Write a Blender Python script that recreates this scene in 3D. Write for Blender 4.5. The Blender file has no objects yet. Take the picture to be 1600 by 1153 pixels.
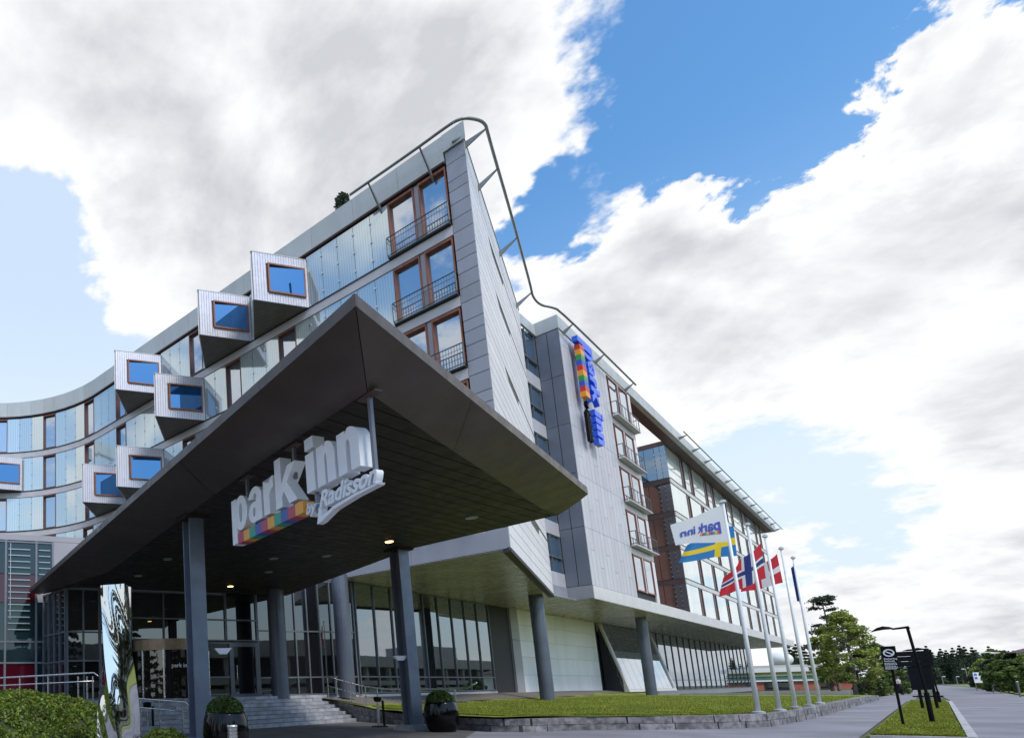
import bpy, bmesh, math, random
import numpy as np
from mathutils import Vector, Matrix

random.seed(7)
rng = np.random.default_rng(11)
scene = bpy.context.scene
col = scene.collection

# ------------------------------------------------------------------ camera
F, PX, PY, EZ = 990.0, 215.0, 936.0, 1.3
_up = np.array([75.0 - PX, PY + 5443.0, -F]); _up /= np.linalg.norm(_up)
_fw = np.array([0, 0, -1.0]); _fw = _fw - _up * _fw.dot(_up); _fw /= np.linalg.norm(_fw)
_rt = np.cross(_fw, _up)
CM = np.array([_rt, _fw, _up])
CP = np.array([0, 0, EZ])

cam_d = bpy.data.cameras.new('camera')
cam_d.sensor_width = 36.0
cam_d.lens = F / 1600.0 * 36.0
cam_d.shift_x = (800.0 - PX) / 1600.0
cam_d.shift_y = (PY - 576.5) / 1600.0
cam_d.clip_start = 0.1
cam_d.clip_end = 6000
cam = bpy.data.objects.new('camera', cam_d)
mw = Matrix([list(CM[0]) + [0], list(CM[1]) + [0], list(CM[2]) + [EZ], [0, 0, 0, 1]])
cam.matrix_world = mw
col.objects.link(cam)
scene.camera = cam


def ray(x, y):
    return CM @ np.array([x - PX, PY - y, -F])


def atz(x, y, z):
    d = ray(x, y)
    return CP + d * ((z - EZ) / d[2])


def atvert(x, y, p, az):
    d = ray(x, y)
    n = np.array([az[1], -az[0], 0])
    t = (np.array([p[0], p[1], 0]) - CP).dot(n) / d.dot(n)
    return CP + d * t


def atY(x, y, Y):
    d = ray(x, y)
    return CP + d * (Y / d[1])


# ------------------------------------------------------------------ sky + sun
SUN_EL, SUN_AZ = math.radians(50), math.radians(158)     # azimuth clockwise from +Y
world = bpy.data.worlds.new('World')
scene.world = world
world.use_nodes = True


class NT:
    """tiny helper round a node tree"""
    def __init__(s, nt):
        s.nt = nt
        nt.nodes.clear()

    def n(s, t, **kw):
        nd = s.nt.nodes.new(t)
        for k, v in kw.items():
            setattr(nd, k, v)
        return nd

    def set(s, sock, v):
        if hasattr(v, 'is_output') or isinstance(v, bpy.types.NodeSocket):
            s.nt.links.new(v, sock)
        else:
            sock.default_value = v

    def math(s, op, a, b=0.0, c=None, clamp=False):
        nd = s.n('ShaderNodeMath', operation=op, use_clamp=clamp)
        s.set(nd.inputs[0], a)
        s.set(nd.inputs[1], b)
        if c is not None:
            s.set(nd.inputs[2], c)
        return nd.outputs[0]

    def vmath(s, op, a, b=None, out=0):
        nd = s.n('ShaderNodeVectorMath', operation=op)
        s.set(nd.inputs[0], a)
        if b is not None:
            s.set(nd.inputs[1], b)
        return nd.outputs['Value'] if op in ('DOT_PRODUCT', 'LENGTH') else nd.outputs[0]

    def smooth(s, v, a, b, lo=0.0, hi=1.0):
        nd = s.n('ShaderNodeMapRange', interpolation_type='SMOOTHSTEP')
        s.set(nd.inputs[0], v)
        for i, x in enumerate((a, b, lo, hi)):
            s.set(nd.inputs[i + 1], x)
        return nd.outputs[0]

    def noise(s, vec, scale, detail=5, rough=0.5, dist=0.0, out='Fac'):
        nd = s.n('ShaderNodeTexNoise')
        if vec is not None:
            s.nt.links.new(vec, nd.inputs['Vector'])
        nd.inputs['Scale'].default_value = scale
        nd.inputs['Detail'].default_value = detail
        nd.inputs['Roughness'].default_value = rough
        nd.inputs['Distortion'].default_value = dist
        return nd.outputs[0] if out == 'Fac' else nd.outputs[1]

    def mix(s, f, a, b):
        nd = s.n('ShaderNodeMix', data_type='RGBA')
        s.set(nd.inputs[0], f)
        s.set(nd.inputs[6], a)
        s.set(nd.inputs[7], b)
        return nd.outputs[2]


W = NT(world.node_tree)
wout = W.n('ShaderNodeOutputWorld')
wbg = W.n('ShaderNodeBackground')
wbg.inputs[1].default_value = 0.11
sky = W.n('ShaderNodeTexSky', sky_type='NISHITA')
sky.sun_disc = False
sky.sun_elevation = SUN_EL
sky.sun_rotation = SUN_AZ
sky.air_density = 1.35
sky.dust_density = 0.8
sky.ozone_density = 2.2
tc = W.n('ShaderNodeTexCoord').outputs['Generated']
sep = W.n('ShaderNodeSeparateXYZ')
W.nt.links.new(tc, sep.inputs[0])
el = sep.outputs[2]
den = W.math('ADD', W.math('MAXIMUM', el, 0.0), 0.34)
pl = W.n('ShaderNodeCombineXYZ')
W.set(pl.inputs[0], W.math('DIVIDE', sep.outputs[0], den))
W.set(pl.inputs[1], W.math('DIVIDE', sep.outputs[1], den))
W.set(pl.inputs[2], W.math('MULTIPLY', el, 0.6))
plane = pl.outputs[0]
warp = W.noise(plane, 2.6, 6, 0.6, out='Color')
wv = W.vmath('SUBTRACT', warp, (.5, .5, .5))
wv2 = W.vmath('SUBTRACT', W.noise(plane, 9.0, 5, 0.6, out='Color'), (.5, .5, .5))
sc1 = W.n('ShaderNodeVectorMath', operation='SCALE'); W.nt.links.new(wv, sc1.inputs[0]); sc1.inputs['Scale'].default_value = 0.30
sc2 = W.n('ShaderNodeVectorMath', operation='SCALE'); W.nt.links.new(wv2, sc2.inputs[0]); sc2.inputs['Scale'].default_value = 0.09
wdir = W.vmath('NORMALIZE', W.vmath('ADD', W.vmath('ADD', tc, sc1.outputs[0]), sc2.outputs[0]))
nz_big = W.noise(plane, 2.1, 10, 0.58, 0.25)
nz_fine = W.noise(plane, 8.5, 9, 0.62, 0.1)
nz_mid = W.noise(plane, 4.6, 9, 0.6, 0.2)
field = W.math('ADD', W.math('MULTIPLY', nz_big, 1.35), W.math('MULTIPLY_ADD', nz_fine, 0.75, W.math('MULTIPLY_ADD', nz_mid, 1.0, -1.05)))
# cloud banks and clear gaps, each a soft cap round its own direction in the sky
BANKS = [  # image hint of the direction, angular radius (deg), weight
    ((250, 120), 27, .28), ((560, 90), 15, .28), ((640, 230), 9, .22), ((130, 300), 12, .22), ((300, 400), 9, .28),
    ((800, 250), 5, .26), ((800, 120), 5, .2),
    ((1010, 250), 4.2, .30), ((960, 320), 4, .2), ((1100, 300), 3, .15),
    ((1180, 430), 14, .38), ((1420, 520), 15, .36), ((1000, 470), 8, .36), ((1560, 420), 10, .2), ((1300, 330), 6, .25), ((950, 430), 4, .25),
    ((1480, 60), 12, .04), ((1560, 130), 4, .06), ((1330, 130), 3.5, .24), ((1480, 200), 4, .14), ((1440, 60), 3, .16),
    ((1450, 920), 7, .20), ((1290, 930), 5, .16), ((1550, 800), 8, .16), ((1540, 990), 6, .2), ((1380, 1010), 6, .12),
    # clear
    ((1040, 110), 10, -.46), ((940, 60), 7, -.30), ((870, 320), 3.6, -.34), ((840, 390), 4.0, -.40), ((1140, 200), 6, -.38), ((1250, 190), 4, -.28), ((1070, 330), 2.5, -.10),
    ((90, 540), 13, -.50), ((-80, 480), 10, -.34), ((40, 420), 5, -.3), ((1150, 720), 7, -.27), ((1260, 770), 7, -.25), ((1330, 840), 4, -.2), ((1420, 740), 4, -.12), ((1330, 250), 3.5, -.28), ((1420, 235), 3, -.2), ((1250, 60), 5, -.26),
]
for (hx, hy), rad, w in BANKS:
    d = ray(hx, hy)
    d = d / np.linalg.norm(d)
    dot = W.vmath('DOT_PRODUCT', wdir, tuple(d))
    field = W.math('ADD', field, W.smooth(dot, math.cos(math.radians(rad * 1.35)), math.cos(math.radians(rad * 0.15)), 0.0, w))
# torn, patchy cloud high on the right
d = ray(1480, 110); d = d / np.linalg.norm(d)
patch = W.smooth(W.vmath('DOT_PRODUCT', wdir, tuple(d)), math.cos(math.radians(15)), math.cos(math.radians(5)))
nz_p = W.noise(plane, 7.5, 9, 0.66, 0.5)
field = W.math('ADD', field, W.math('MULTIPLY', patch, W.math('MULTIPLY_ADD', nz_p, 2.8, -1.62)))
# the rest of the sky: clear high behind the viewer, broken cloud elsewhere
for d, rad, w in [((.60, -.55, .60), 40, -.42), ((.1, -.8, .6), 30, -.2), ((-.85, -.2, .45), 34, .10), ((.86, .42, .28), 16, .16)]:
    d = np.array(d); d = d / np.linalg.norm(d)
    dot = W.vmath('DOT_PRODUCT', wdir, tuple(d))
    field = W.math('ADD', field, W.smooth(dot, math.cos(math.radians(rad * 1.3)), math.cos(math.radians(rad * 0.2)), 0.0, w))
cover = W.smooth(field, 0.49, 0.72)
core = W.smooth(field, 0.68, 1.55)
nz_sh = W.noise(plane, 2.2, 8, 0.55, 0.3)
shade = W.math('MULTIPLY', core, W.smooth(nz_sh, 0.22, 0.78, 0.12, 1.0))
shift = W.vmath('ADD', plane, (.035, -.05, .03))
relief = W.math('SUBTRACT', W.noise(plane, 3.4, 7, 0.55, 0.2), W.noise(shift, 3.4, 7, 0.55, 0.2))
shade = W.math('ADD', shade, W.math('MULTIPLY', W.math('MULTIPLY', relief, 3.6), W.smooth(field, .6, .8)), clamp=True)
cl_col = W.mix(shade, (6.2, 6.25, 6.35, 1), (3.9, 4.0, 4.25, 1))
skyhsv = W.n('ShaderNodeHueSaturation')
skyhsv.inputs['Saturation'].default_value = 1.28
skyhsv.inputs['Value'].default_value = 1.32
W.nt.links.new(sky.outputs[0], skyhsv.inputs['Color'])
haze_f = W.smooth(el, 0.0, 0.60, 0.70, 0.0)
# thin high veil
for (hx, hy), rad, w in [((60, 520), 28, .80), ((1230, 760), 15, .30), ((1350, 880), 12, .25)]:
    d = ray(hx, hy)
    d = d / np.linalg.norm(d)
    dot = W.vmath('DOT_PRODUCT', wdir, tuple(d))
    haze_f = W.math('ADD', haze_f, W.smooth(dot, math.cos(math.radians(rad * 1.3)), math.cos(math.radians(rad * 0.2)), 0.0, w), clamp=True)
skyc = W.mix(haze_f, skyhsv.outputs[0], (4.6, 5.4, 6.4, 1))
finalc = W.mix(cover, skyc, cl_col)
W.nt.links.new(finalc, wbg.inputs[0])
W.nt.links.new(wbg.outputs[0], wout.inputs[0])

sun_d = bpy.data.lights.new('sun', 'SUN')
sun_d.energy = 1.5
sun_d.angle = math.radians(12)
sun_d.color = (1.0, 0.95, 0.87)
sun = bpy.data.objects.new('sun', sun_d)
sdir = Vector((math.sin(SUN_AZ) * math.cos(SUN_EL), math.cos(SUN_AZ) * math.cos(SUN_EL), math.sin(SUN_EL)))
sun.rotation_euler = sdir.to_track_quat('Z', 'Y').to_euler()
sun.location = (0, -40, 60)
col.objects.link(sun)

scene.view_settings.view_transform = 'Standard'
scene.view_settings.look = 'None'
scene.view_settings.gamma = 1
scene.view_settings.use_curve_mapping = False
scene.view_settings.exposure = 0.6
scene.render.engine = 'CYCLES'
scene.render.resolution_x = 1024
scene.render.resolution_y = 737
scene.cycles.max_bounces = 6

# ------------------------------------------------------------------ materials
MATS = {}


def mat(name, color, rough=0.5, metal=0.0, var=0.0, vscale=3.0, bump=0.0, bscale=20.0, spec=0.5, island=0.0, stretch=None, coat=0.0, trans=0.0):
    if name in MATS:
        return MATS[name]
    m = bpy.data.materials.new(name)
    m.use_nodes = True
    N = NT(m.node_tree)
    out = N.n('ShaderNodeOutputMaterial')
    p = N.n('ShaderNodeBsdfPrincipled')
    N.nt.links.new(p.outputs[0], out.inputs[0])
    p.inputs['Roughness'].default_value = rough
    p.inputs['Metallic'].default_value = metal
    p.inputs['Specular IOR Level'].default_value = spec
    p.inputs['Coat Weight'].default_value = coat
    c = tuple(color) + (1,)
    vec = N.n('ShaderNodeTexCoord').outputs['Object']
    if stretch:
        mp = N.n('ShaderNodeMapping')
        mp.inputs['Scale'].default_value = stretch
        N.nt.links.new(vec, mp.inputs[0])
        vec = mp.outputs[0]
    sock = None
    if var:
        nz = N.noise(vec, vscale, 6, 0.6)
        f = N.smooth(nz, 0.3, 0.7)
        dark = tuple(x * (1 - var) for x in color) + (1,)
        lite = tuple(min(1, x * (1 + var)) for x in color) + (1,)
        sock = N.mix(f, dark, lite)
        N.set(p.inputs['Roughness'], N.smooth(N.noise(vec, vscale * 2.3, 4), 0.25, 0.75, max(0.02, rough - 0.08), min(1, rough + 0.08)))
    if island:
        g = N.n('ShaderNodeNewGeometry')
        oi = N.n('ShaderNodeObjectInfo')
        r = N.math('FRACT', N.math('ADD', g.outputs['Random Per Island'], oi.outputs['Random']))
        hsv = N.n('ShaderNodeHueSaturation')
        N.set(hsv.inputs['Hue'], N.smooth(r, 0, 1, 0.5 - (island * 0.08 if island > .1 else 0), 0.5 + (island * 0.03 if island > .1 else 0)))
        N.set(hsv.inputs['Value'], N.smooth(N.math('FRACT', N.math('MULTIPLY', r, 7.13)), 0, 1, 1 - island, 1 + island))
        N.set(hsv.inputs['Color'], sock if sock else c)
        sock = hsv.outputs[0]
    if sock:
        N.nt.links.new(sock, p.inputs['Base Color'])
    else:
        p.inputs['Base Color'].default_value = c
    if bump:
        b = N.n('ShaderNodeBump')
        b.inputs['Strength'].default_value = bump
        b.inputs['Distance'].default_value = 0.02
        N.nt.links.new(N.noise(vec, bscale, 5, 0.6), b.inputs['Height'])
        N.nt.links.new(b.outputs[0], p.inputs['Normal'])
    if trans:
        t = N.n('ShaderNodeBsdfTranslucent')
        if sock:
            N.nt.links.new(sock, t.inputs[0])
        else:
            t.inputs[0].default_value = c
        mx = N.n('ShaderNodeMixShader')
        mx.inputs[0].default_value = trans
        N.nt.links.new(p.outputs[0], mx.inputs[1])
        N.nt.links.new(t.outputs[0], mx.inputs[2])
        N.nt.links.new(mx.outputs[0], out.inputs[0])
    MATS[name] = m
    return m


def glass(name, base, refl, tint=(1, 1, 1), rough=0.015, ribs=0.0, wav=0.02, ribdir='u'):
    """coated facade glass: a dark or pale body under a mirror coat; ribs = corrugated sheet seen through it"""
    m = bpy.data.materials.new(name)
    m.use_nodes = True
    N = NT(m.node_tree)
    out = N.n('ShaderNodeOutputMaterial')
    d = N.n('ShaderNodeBsdfDiffuse')
    g = N.n('ShaderNodeBsdfGlossy')
    g.inputs['Roughness'].default_value = rough
    g.inputs['Color'].default_value = tuple(tint) + (1,)
    d.inputs['Color'].default_value = tuple(base) + (1,)
    vec = N.n('ShaderNodeTexCoord').outputs['Object']
    if ribs:
        s = N.n('ShaderNodeSeparateXYZ')
        N.nt.links.new(vec, s.inputs[0])
        if ribdir == 'u':
            u = N.math('ADD', N.math('MULTIPLY', s.outputs[0], -.6278), N.math('MULTIPLY', s.outputs[1], .7784))
            k = 2 * math.pi / 0.15
        else:
            u = s.outputs[2]
            k = 2 * math.pi / 0.22
        sn = N.math('SINE', N.math('MULTIPLY', u, k))
        f = N.smooth(sn, -0.6, 0.9)
        oi = N.n('ShaderNodeObjectInfo')
        c = N.mix(f, tuple(x * (1 - ribs) for x in base) + (1,), tuple(base) + (1,))
        hsv = N.n('ShaderNodeHueSaturation')
        N.set(hsv.inputs['Value'], N.smooth(oi.outputs['Random'], 0, 1, 0.88, 1.12))
        N.set(hsv.inputs['Color'], c)
        N.nt.links.new(hsv.outputs[0], d.inputs['Color'])
    b = N.n('ShaderNodeBump')
    b.inputs['Strength'].default_value = wav
    b.inputs['Distance'].default_value = 0.05
    N.nt.links.new(N.noise(vec, 0.9, 2, 0.5), b.inputs['Height'])
    N.nt.links.new(b.outputs[0], g.inputs['Normal'])
    fr = N.n('ShaderNodeFresnel')
    fr.inputs['IOR'].default_value = 1.5
    fac = N.math('ADD', refl, N.math('MULTIPLY', fr.outputs[0], 1 - refl), clamp=True)
    mx = N.n('ShaderNodeMixShader')
    N.set(mx.inputs[0], fac)
    N.nt.links.new(d.outputs[0], mx.inputs[1])
    N.nt.links.new(g.outputs[0], mx.inputs[2])
    N.nt.links.new(mx.outputs[0], out.inputs[0])
    MATS[name] = m
    return m


def emit(name, c, s):
    m = bpy.data.materials.new(name)
    m.use_nodes = True
    N = NT(m.node_tree)
    out = N.n('ShaderNodeOutputMaterial')
    e = N.n('ShaderNodeEmission')
    e.inputs[0].default_value = tuple(c) + (1,)
    e.inputs[1].default_value = s
    N.nt.links.new(e.outputs[0], out.inputs[0])
    MATS[name] = m
    return m


M_clad = mat('grey_cladding', (.31, .315, .36), .42, .25, .06, .8, island=.055, stretch=(1, 1, .25))
M_cladL = mat('pale_cladding', (.50, .49, .525), .42, .15, .06, .8, island=.055, stretch=(1, 1, .25))
M_cladShade = mat('side_cladding', (.17, .19, .24), .42, .25, .06, .8)  # the block's pale cladding again, with the side face's shade in the colour
M_white = mat('white_board', (.70, .675, .685), .45, 0, .05, 1.2, island=.055, stretch=(1, 1, .25))
M_fascia = mat('fascia_metal', (.46, .48, .48), .45, .2, .07, .7, island=.055, stretch=(1, 1, .25))
M_band = mat('floor_band_metal', (.50, .48, .50), .45, .1, .06, .9)
M_pod = mat('podium_band', (.60, .58, .57), .5, 0, .06, .9)
M_joint = mat('dark_joint', (.02, .02, .025), .6)
M_core = mat('dark_core', (.03, .03, .035), .8)
M_wood = mat('redwood_frame', (.24, .085, .045), .5, 0, .25, 6, stretch=(1, 1, .2))
M_woodD = mat('dark_redwood_frame', (.14, .055, .04), .5, 0, .25, 6)
M_blk = mat('block_cladding', (.33, .32, .345), .5, 0, .06, .8)
M_endband = mat('end_band_metal', (.07, .055, .055), .5, 0, .1, 2)
M_brown = mat('brown_frame', (.10, .055, .05), .5, 0, .2, 5)
M_orange = mat('orange_panel', (.30, .10, .055), .5, 0, .15, 2)
M_rib = mat('ribbed_metal', (.56, .56, .62), .38, .3, .05, 2)
M_ribD = mat('bay_soffit_metal', (.20, .175, .155), .45, .1, .1, 2)
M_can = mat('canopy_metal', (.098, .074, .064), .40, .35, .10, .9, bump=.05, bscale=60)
M_canShade = mat('shaded_canopy_board', (.034, .026, .023), .5, .1, .12, 1.2, spec=.25)  # canopy metal darkened: the unlit ceiling's shade is put into the colour
M_canE = mat('canopy_edge', (.10, .08, .07), .45, .3, .1, 1.5)
M_sof = mat('podium_soffit', (.40, .365, .345), .28, .1, .12, .6)
M_rail = mat('dark_railing', (.10, .115, .12), .45, .5, .1, 4)
M_pipe = mat('roof_rail_metal', (.22, .235, .24), .4, .5, .1, 2)
M_col = mat('column_paint', (.17, .195, .25), .38, .3, .12, 1.3)
M_colShade = mat('shaded_round_column_paint', (.115, .13, .17), .4, .3, .1, 1.0)  # darker column paint: the dimness under the overhang is put into the colour
M_steel = mat('stainless_steel', (.62, .62, .63), .25, .95, .05, 3)
M_mull = mat('mullion_metal', (.17, .18, .205), .4, .4, .06, 2)
M_panel = mat('white_wall_panel', (.78, .78, .79), .55, 0, .05, .6, island=.055, stretch=(1, 1, .25))
M_pier = mat('grey_pier', (.33, .33, .345), .5, 0, .05, .6)
M_sign = mat('white_sign', (.78, .79, .84), .35, 0, .03, 2)
M_blue = mat('blue_sign', (.03, .13, .80), .35)
M_black = mat('black_paint', (.005, .005, .006), .5, 0, .2, 4, spec=.12)
M_stone = mat('granite', (.34, .345, .37), .75, 0, .28, 2.2, bump=.5, bscale=25, island=.14)
M_kerb = mat('kerb_granite', (.20, .195, .20), .9, 0, .5, 5, bump=1.0, bscale=7, island=.2)
M_asph = mat('asphalt', (.23, .22, .24), .85, 0, .22, .35, bump=.3, bscale=60)
M_pave = mat('forecourt_paver', (.10, .092, .085), .8, 0, .25, 1.0, bump=.4, bscale=12)
M_grass = mat('grass', (.20, .235, .03), .9, 0, .28, 1.3, bump=.6, bscale=30)
M_blade = mat('grass_blade', (.225, .27, .03), .7, 0, .2, .6, island=.35, trans=.3)
M_field = mat('far_field', (.085, .095, .05), .9, 0, .3, .05)
M_gravel = mat('gravel', (.17, .145, .12), .95, 0, .5, 14, bump=1.0, bscale=30)
M_leaf = mat('leaf_green', (.13, .19, .045), .6, 0, .3, .6, island=.45, trans=.35)
M_leafL = mat('leaf_light', (.27, .34, .075), .6, 0, .3, .8, island=.45, trans=.35)
M_pine = mat('pine_needle', (.045, .072, .036), .7, 0, .25, .5, island=.45, trans=.15)
M_cover = mat('ground_cover_leaf', (.12, .185, .02), .55, 0, .35, 1.5, island=.5, trans=.3)
M_box = mat('boxwood_leaf', (.045, .085, .012), .55, 0, .2, 3, island=.4, trans=.2)
M_bark = mat('bark', (.17, .14, .12), .9, 0, .4, 3, bump=.8, bscale=12)
M_pot = mat('glazed_black', (.003, .003, .004), .07, 0, spec=.3)
M_mirror = None
M_red = mat('brick_red', (.36, .11, .075), .8, 0, .15, 1)
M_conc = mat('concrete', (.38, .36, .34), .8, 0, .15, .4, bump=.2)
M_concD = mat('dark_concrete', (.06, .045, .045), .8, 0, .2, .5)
M_wht = mat('white_render', (.72, .72, .70), .6, 0, .05, .5)
M_green = mat('green_glazing', (.12, .24, .17), .2, 0, .1, .5)
M_yel = mat('yellow_green_blind', (.42, .45, .10), .6)

G_dark = glass('glass_dark', (.010, .012, .016), .24, (.86, .93, 1.0))
G_lobby = glass('lobby_glass', (.010, .010, .012), .10, (.85, .93, 1.0))
G_win = glass('window_glass', (.10, .13, .17), .50, (.86, .93, 1.0))
G_bay = glass('bay_glass', (.007, .06, .20), .48, (.18, .40, .66))  # blue of the mirrored sky is painted into the glass body and tint
G_clad = glass('glass_cladding', (.46, .52, .52), .38, (.88, .98, 1.0), ribs=.20, rough=.07)
G_wing = glass('wing_glass_cladding', (.62, .66, .64), .34, (.95, 1.0, 1.0), ribs=.10, ribdir='z')
G_side = glass('side_glass', (.06, .055, .05), .30, (.8, .9, 1.0))
G_blue = glass('stair_glass', (.05, .085, .13), .25, (.7, .85, 1.0))


# ------------------------------------------------------------------ mesh helpers
WL = {}     # object -> world location of its origin


class MB:
    def __init__(s):
        s.v = []; s.f = []; s.mi = []; s.cur = 0; s.mats = []

    def m(s, material):
        if material not in s.mats:
            s.mats.append(material)
        s.cur = s.mats.index(material)
        return s

    def add(s, vs, fs):
        b = len(s.v)
        s.v += [tuple(float(c) for c in v) for v in vs]
        for f in fs:
            s.f.append(tuple(b + i for i in f)); s.mi.append(s.cur)
        return s

    def box8(s, p):   # bottom 4 ccw, top 4 ccw
        return s.add(p, [(3, 2, 1, 0), (4, 5, 6, 7), (0, 1, 5, 4), (1, 2, 6, 5), (2, 3, 7, 6), (3, 0, 4, 7)])

    def box(s, x0, x1, y0, y1, z0, z1):
        return s.box8([(x0, y0, z0), (x1, y0, z0), (x1, y1, z0), (x0, y1, z0), (x0, y0, z1), (x1, y0, z1), (x1, y1, z1), (x0, y1, z1)])

    def prism(s, poly, z0, z1):   # poly: list of (x,y) ; z0,z1 numbers or lists
        n = len(poly)
        a = z0 if hasattr(z0, '__len__') else [z0] * n
        b = z1 if hasattr(z1, '__len__') else [z1] * n
        vs = [(p[0], p[1], a[i]) for i, p in enumerate(poly)] + [(p[0], p[1], b[i]) for i, p in enumerate(poly)]
        fs = [tuple(range(n))[::-1], tuple(range(n, 2 * n))]
        fs += [(i, (i + 1) % n, n + (i + 1) % n, n + i) for i in range(n)]
        return s.add(vs, fs)

    def slab(s, quad, thick):
        """quad: 4 points in order (3-D), thickened along -normal"""
        q = [Vector([float(c) for c in p]) for p in quad]
        n = len(q)
        nm = Vector((0, 0, 0))
        for i in range(n):
            nm += (q[i] - q[0]).cross(q[(i + 1) % n] - q[0])
        nm.normalize()
        r = [p - nm * thick for p in q]
        fs = [tuple(range(n)), tuple(range(n, 2 * n))[::-1]] + [(i, n + i, n + (i + 1) % n, (i + 1) % n) for i in range(n)]
        return s.add(q + r, fs)

    def tube(s, pts, r, seg=8, caps=True):
        pts = [Vector([float(c) for c in p]) for p in pts]
        rs = r if hasattr(r, '__len__') else [r] * len(pts)
        rings = []
        prev = None
        for i, p in enumerate(pts):
            if i == 0:
                t = pts[1] - p
            elif i == len(pts) - 1:
                t = p - pts[i - 1]
            else:
                t = (pts[i + 1] - p).normalized() + (p - pts[i - 1]).normalized()
            t.normalize()
            ref = prev if prev is not None else (Vector((0, 0, 1)) if abs(t.z) < .9 else Vector((1, 0, 0)))
            u = t.cross(ref)
            if u.length < 1e-4:
                u = t.cross(Vector((0, 1, 0)))
            u.normalize()
            w = u.cross(t).normalized()
            prev = w
            rings.append([p + (u * math.cos(2 * math.pi * k / seg) + w * math.sin(2 * math.pi * k / seg)) * rs[i] for k in range(seg)])
        vs = [q for rg in rings for q in rg]
        fs = []
        for i in range(len(pts) - 1):
            for k in range(seg):
                a = i * seg + k; b = i * seg + (k + 1) % seg
                fs.append((a, b, b + seg, a + seg))
        if caps:
            fs.append(tuple(range(seg))[::-1]); fs.append(tuple(range((len(pts) - 1) * seg, len(pts) * seg)))
        return s.add(vs, fs)

    def lathe(s, prof, c, seg=24):
        """prof: list of (r,z)"""
        vs = []; fs = []
        for r, z in prof:
            for k in range(seg):
                a = 2 * math.pi * k / seg
                vs.append((c[0] + r * math.cos(a), c[1] + r * math.sin(a), c[2] + z))
        for i in range(len(prof) - 1):
            for k in range(seg):
                a = i * seg + k; b = i * seg + (k + 1) % seg
                fs.append((a, b, b + seg, a + seg))
        fs.append(tuple(range(seg))[::-1]); fs.append(tuple(range((len(prof) - 1) * seg, len(prof) * seg)))
        return s.add(vs, fs)

    def build(s, name, material=None, parent=None, smooth=False, kind=None, origin=None):
        me = bpy.data.meshes.new(name)
        o = np.array(origin if origin is not None else (0, 0, 0), float)
        v = np.array(s.v, float).reshape(-1, 3) - o
        me.from_pydata(v.tolist(), [], s.f)
        if material is not None:
            me.materials.append(material)
        else:
            for q in s.mats:
                me.materials.append(q)
            me.polygons.foreach_set('material_index', s.mi)
        if smooth:
            me.polygons.foreach_set('use_smooth', [True] * len(me.polygons))
        me.update()
        return link(name, me, parent, kind, o)


def link(name, me, parent=None, kind=None, origin=(0, 0, 0)):
    ob = bpy.data.objects.new(name, me)
    col.objects.link(ob)
    WL[ob] = np.array(origin, float)
    if parent is not None:
        ob.parent = parent
        ob.location = tuple(WL[ob] - WL[parent])
    else:
        ob.location = tuple(WL[ob])
    if kind:
        ob['kind'] = kind
    return ob


def thing(name, label, cat, loc=(0, 0, 0), group=None):
    ob = bpy.data.objects.new(name, None)
    ob.empty_display_size = .3
    col.objects.link(ob)
    ob.location = tuple(float(c) for c in loc)
    WL[ob] = np.array(loc, float)
    return tag(ob, label, cat, group)


def tag(ob, label, cat, group=None):
    ob['label'] = label
    ob['category'] = cat
    if group:
        ob['group'] = group
    return ob


def copy_tree(src, loc, parent=None):
    c = src.copy()
    col.objects.link(c)
    if parent is None:
        c.location = tuple(float(x) for x in loc)
        WL[c] = np.array(loc, float)
    else:
        c.parent = parent
        WL[c] = WL[parent] + np.array(src.location)
    for ch in list(src.children):
        copy_tree(ch, None, c)
    return c


def quads_mesh(name, P, U, V, material, parent=None, kind=None, origin=(0, 0, 0)):
    """P centres (N,3), U,V half-axes (N,3): N separate quads, fast"""
    n = len(P)
    v = np.empty((n, 4, 3))
    v[:, 0] = P - U - V; v[:, 1] = P + U - V; v[:, 2] = P + U + V; v[:, 3] = P - U + V
    v = v.reshape(-1, 3) - np.array(origin)
    me = bpy.data.meshes.new(name)
    me.vertices.add(n * 4); me.vertices.foreach_set('co', v.ravel())
    me.loops.add(n * 4); me.loops.foreach_set('vertex_index', np.arange(n * 4))
    me.polygons.add(n)
    me.polygons.foreach_set('loop_start', np.arange(0, n * 4, 4))
    me.polygons.foreach_set('loop_total', np.full(n, 4))
    me.materials.append(material)
    me.update(calc_edges=True)
    me.validate()
    return link(name, me, parent, kind, origin)


def rand_unit(n):
    a = rng.normal(size=(n, 3))
    return a / np.linalg.norm(a, axis=1)[:, None]


def leaf_axes(n, size, up=0.3):
    a = rand_unit(n)
    b = rand_unit(n)
    b = b - a * (a * b).sum(1)[:, None]
    b /= np.linalg.norm(b, axis=1)[:, None] + 1e-9
    s = size * rng.uniform(.6, 1.3, n)[:, None]
    return a * s, b * s * .6


def clip(poly, a, b, c):
    """keep a*x+b*y<=c"""
    out = []
    n = len(poly)
    for i in range(n):
        p, q = poly[i], poly[(i + 1) % n]
        dp = a * p[0] + b * p[1] - c; dq = a * q[0] + b * q[1] - c
        if dp <= 0:
            out.append(p)
        if (dp < 0 < dq) or (dq < 0 < dp):
            t = dp / (dp - dq)
            out.append((p[0] + t * (q[0] - p[0]), p[1] + t * (q[1] - p[1])))
    return out


def area(poly):
    return .5 * sum(poly[i][0] * poly[(i + 1) % len(poly)][1] - poly[(i + 1) % len(poly)][0] * poly[i][1] for i in range(len(poly)))


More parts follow.
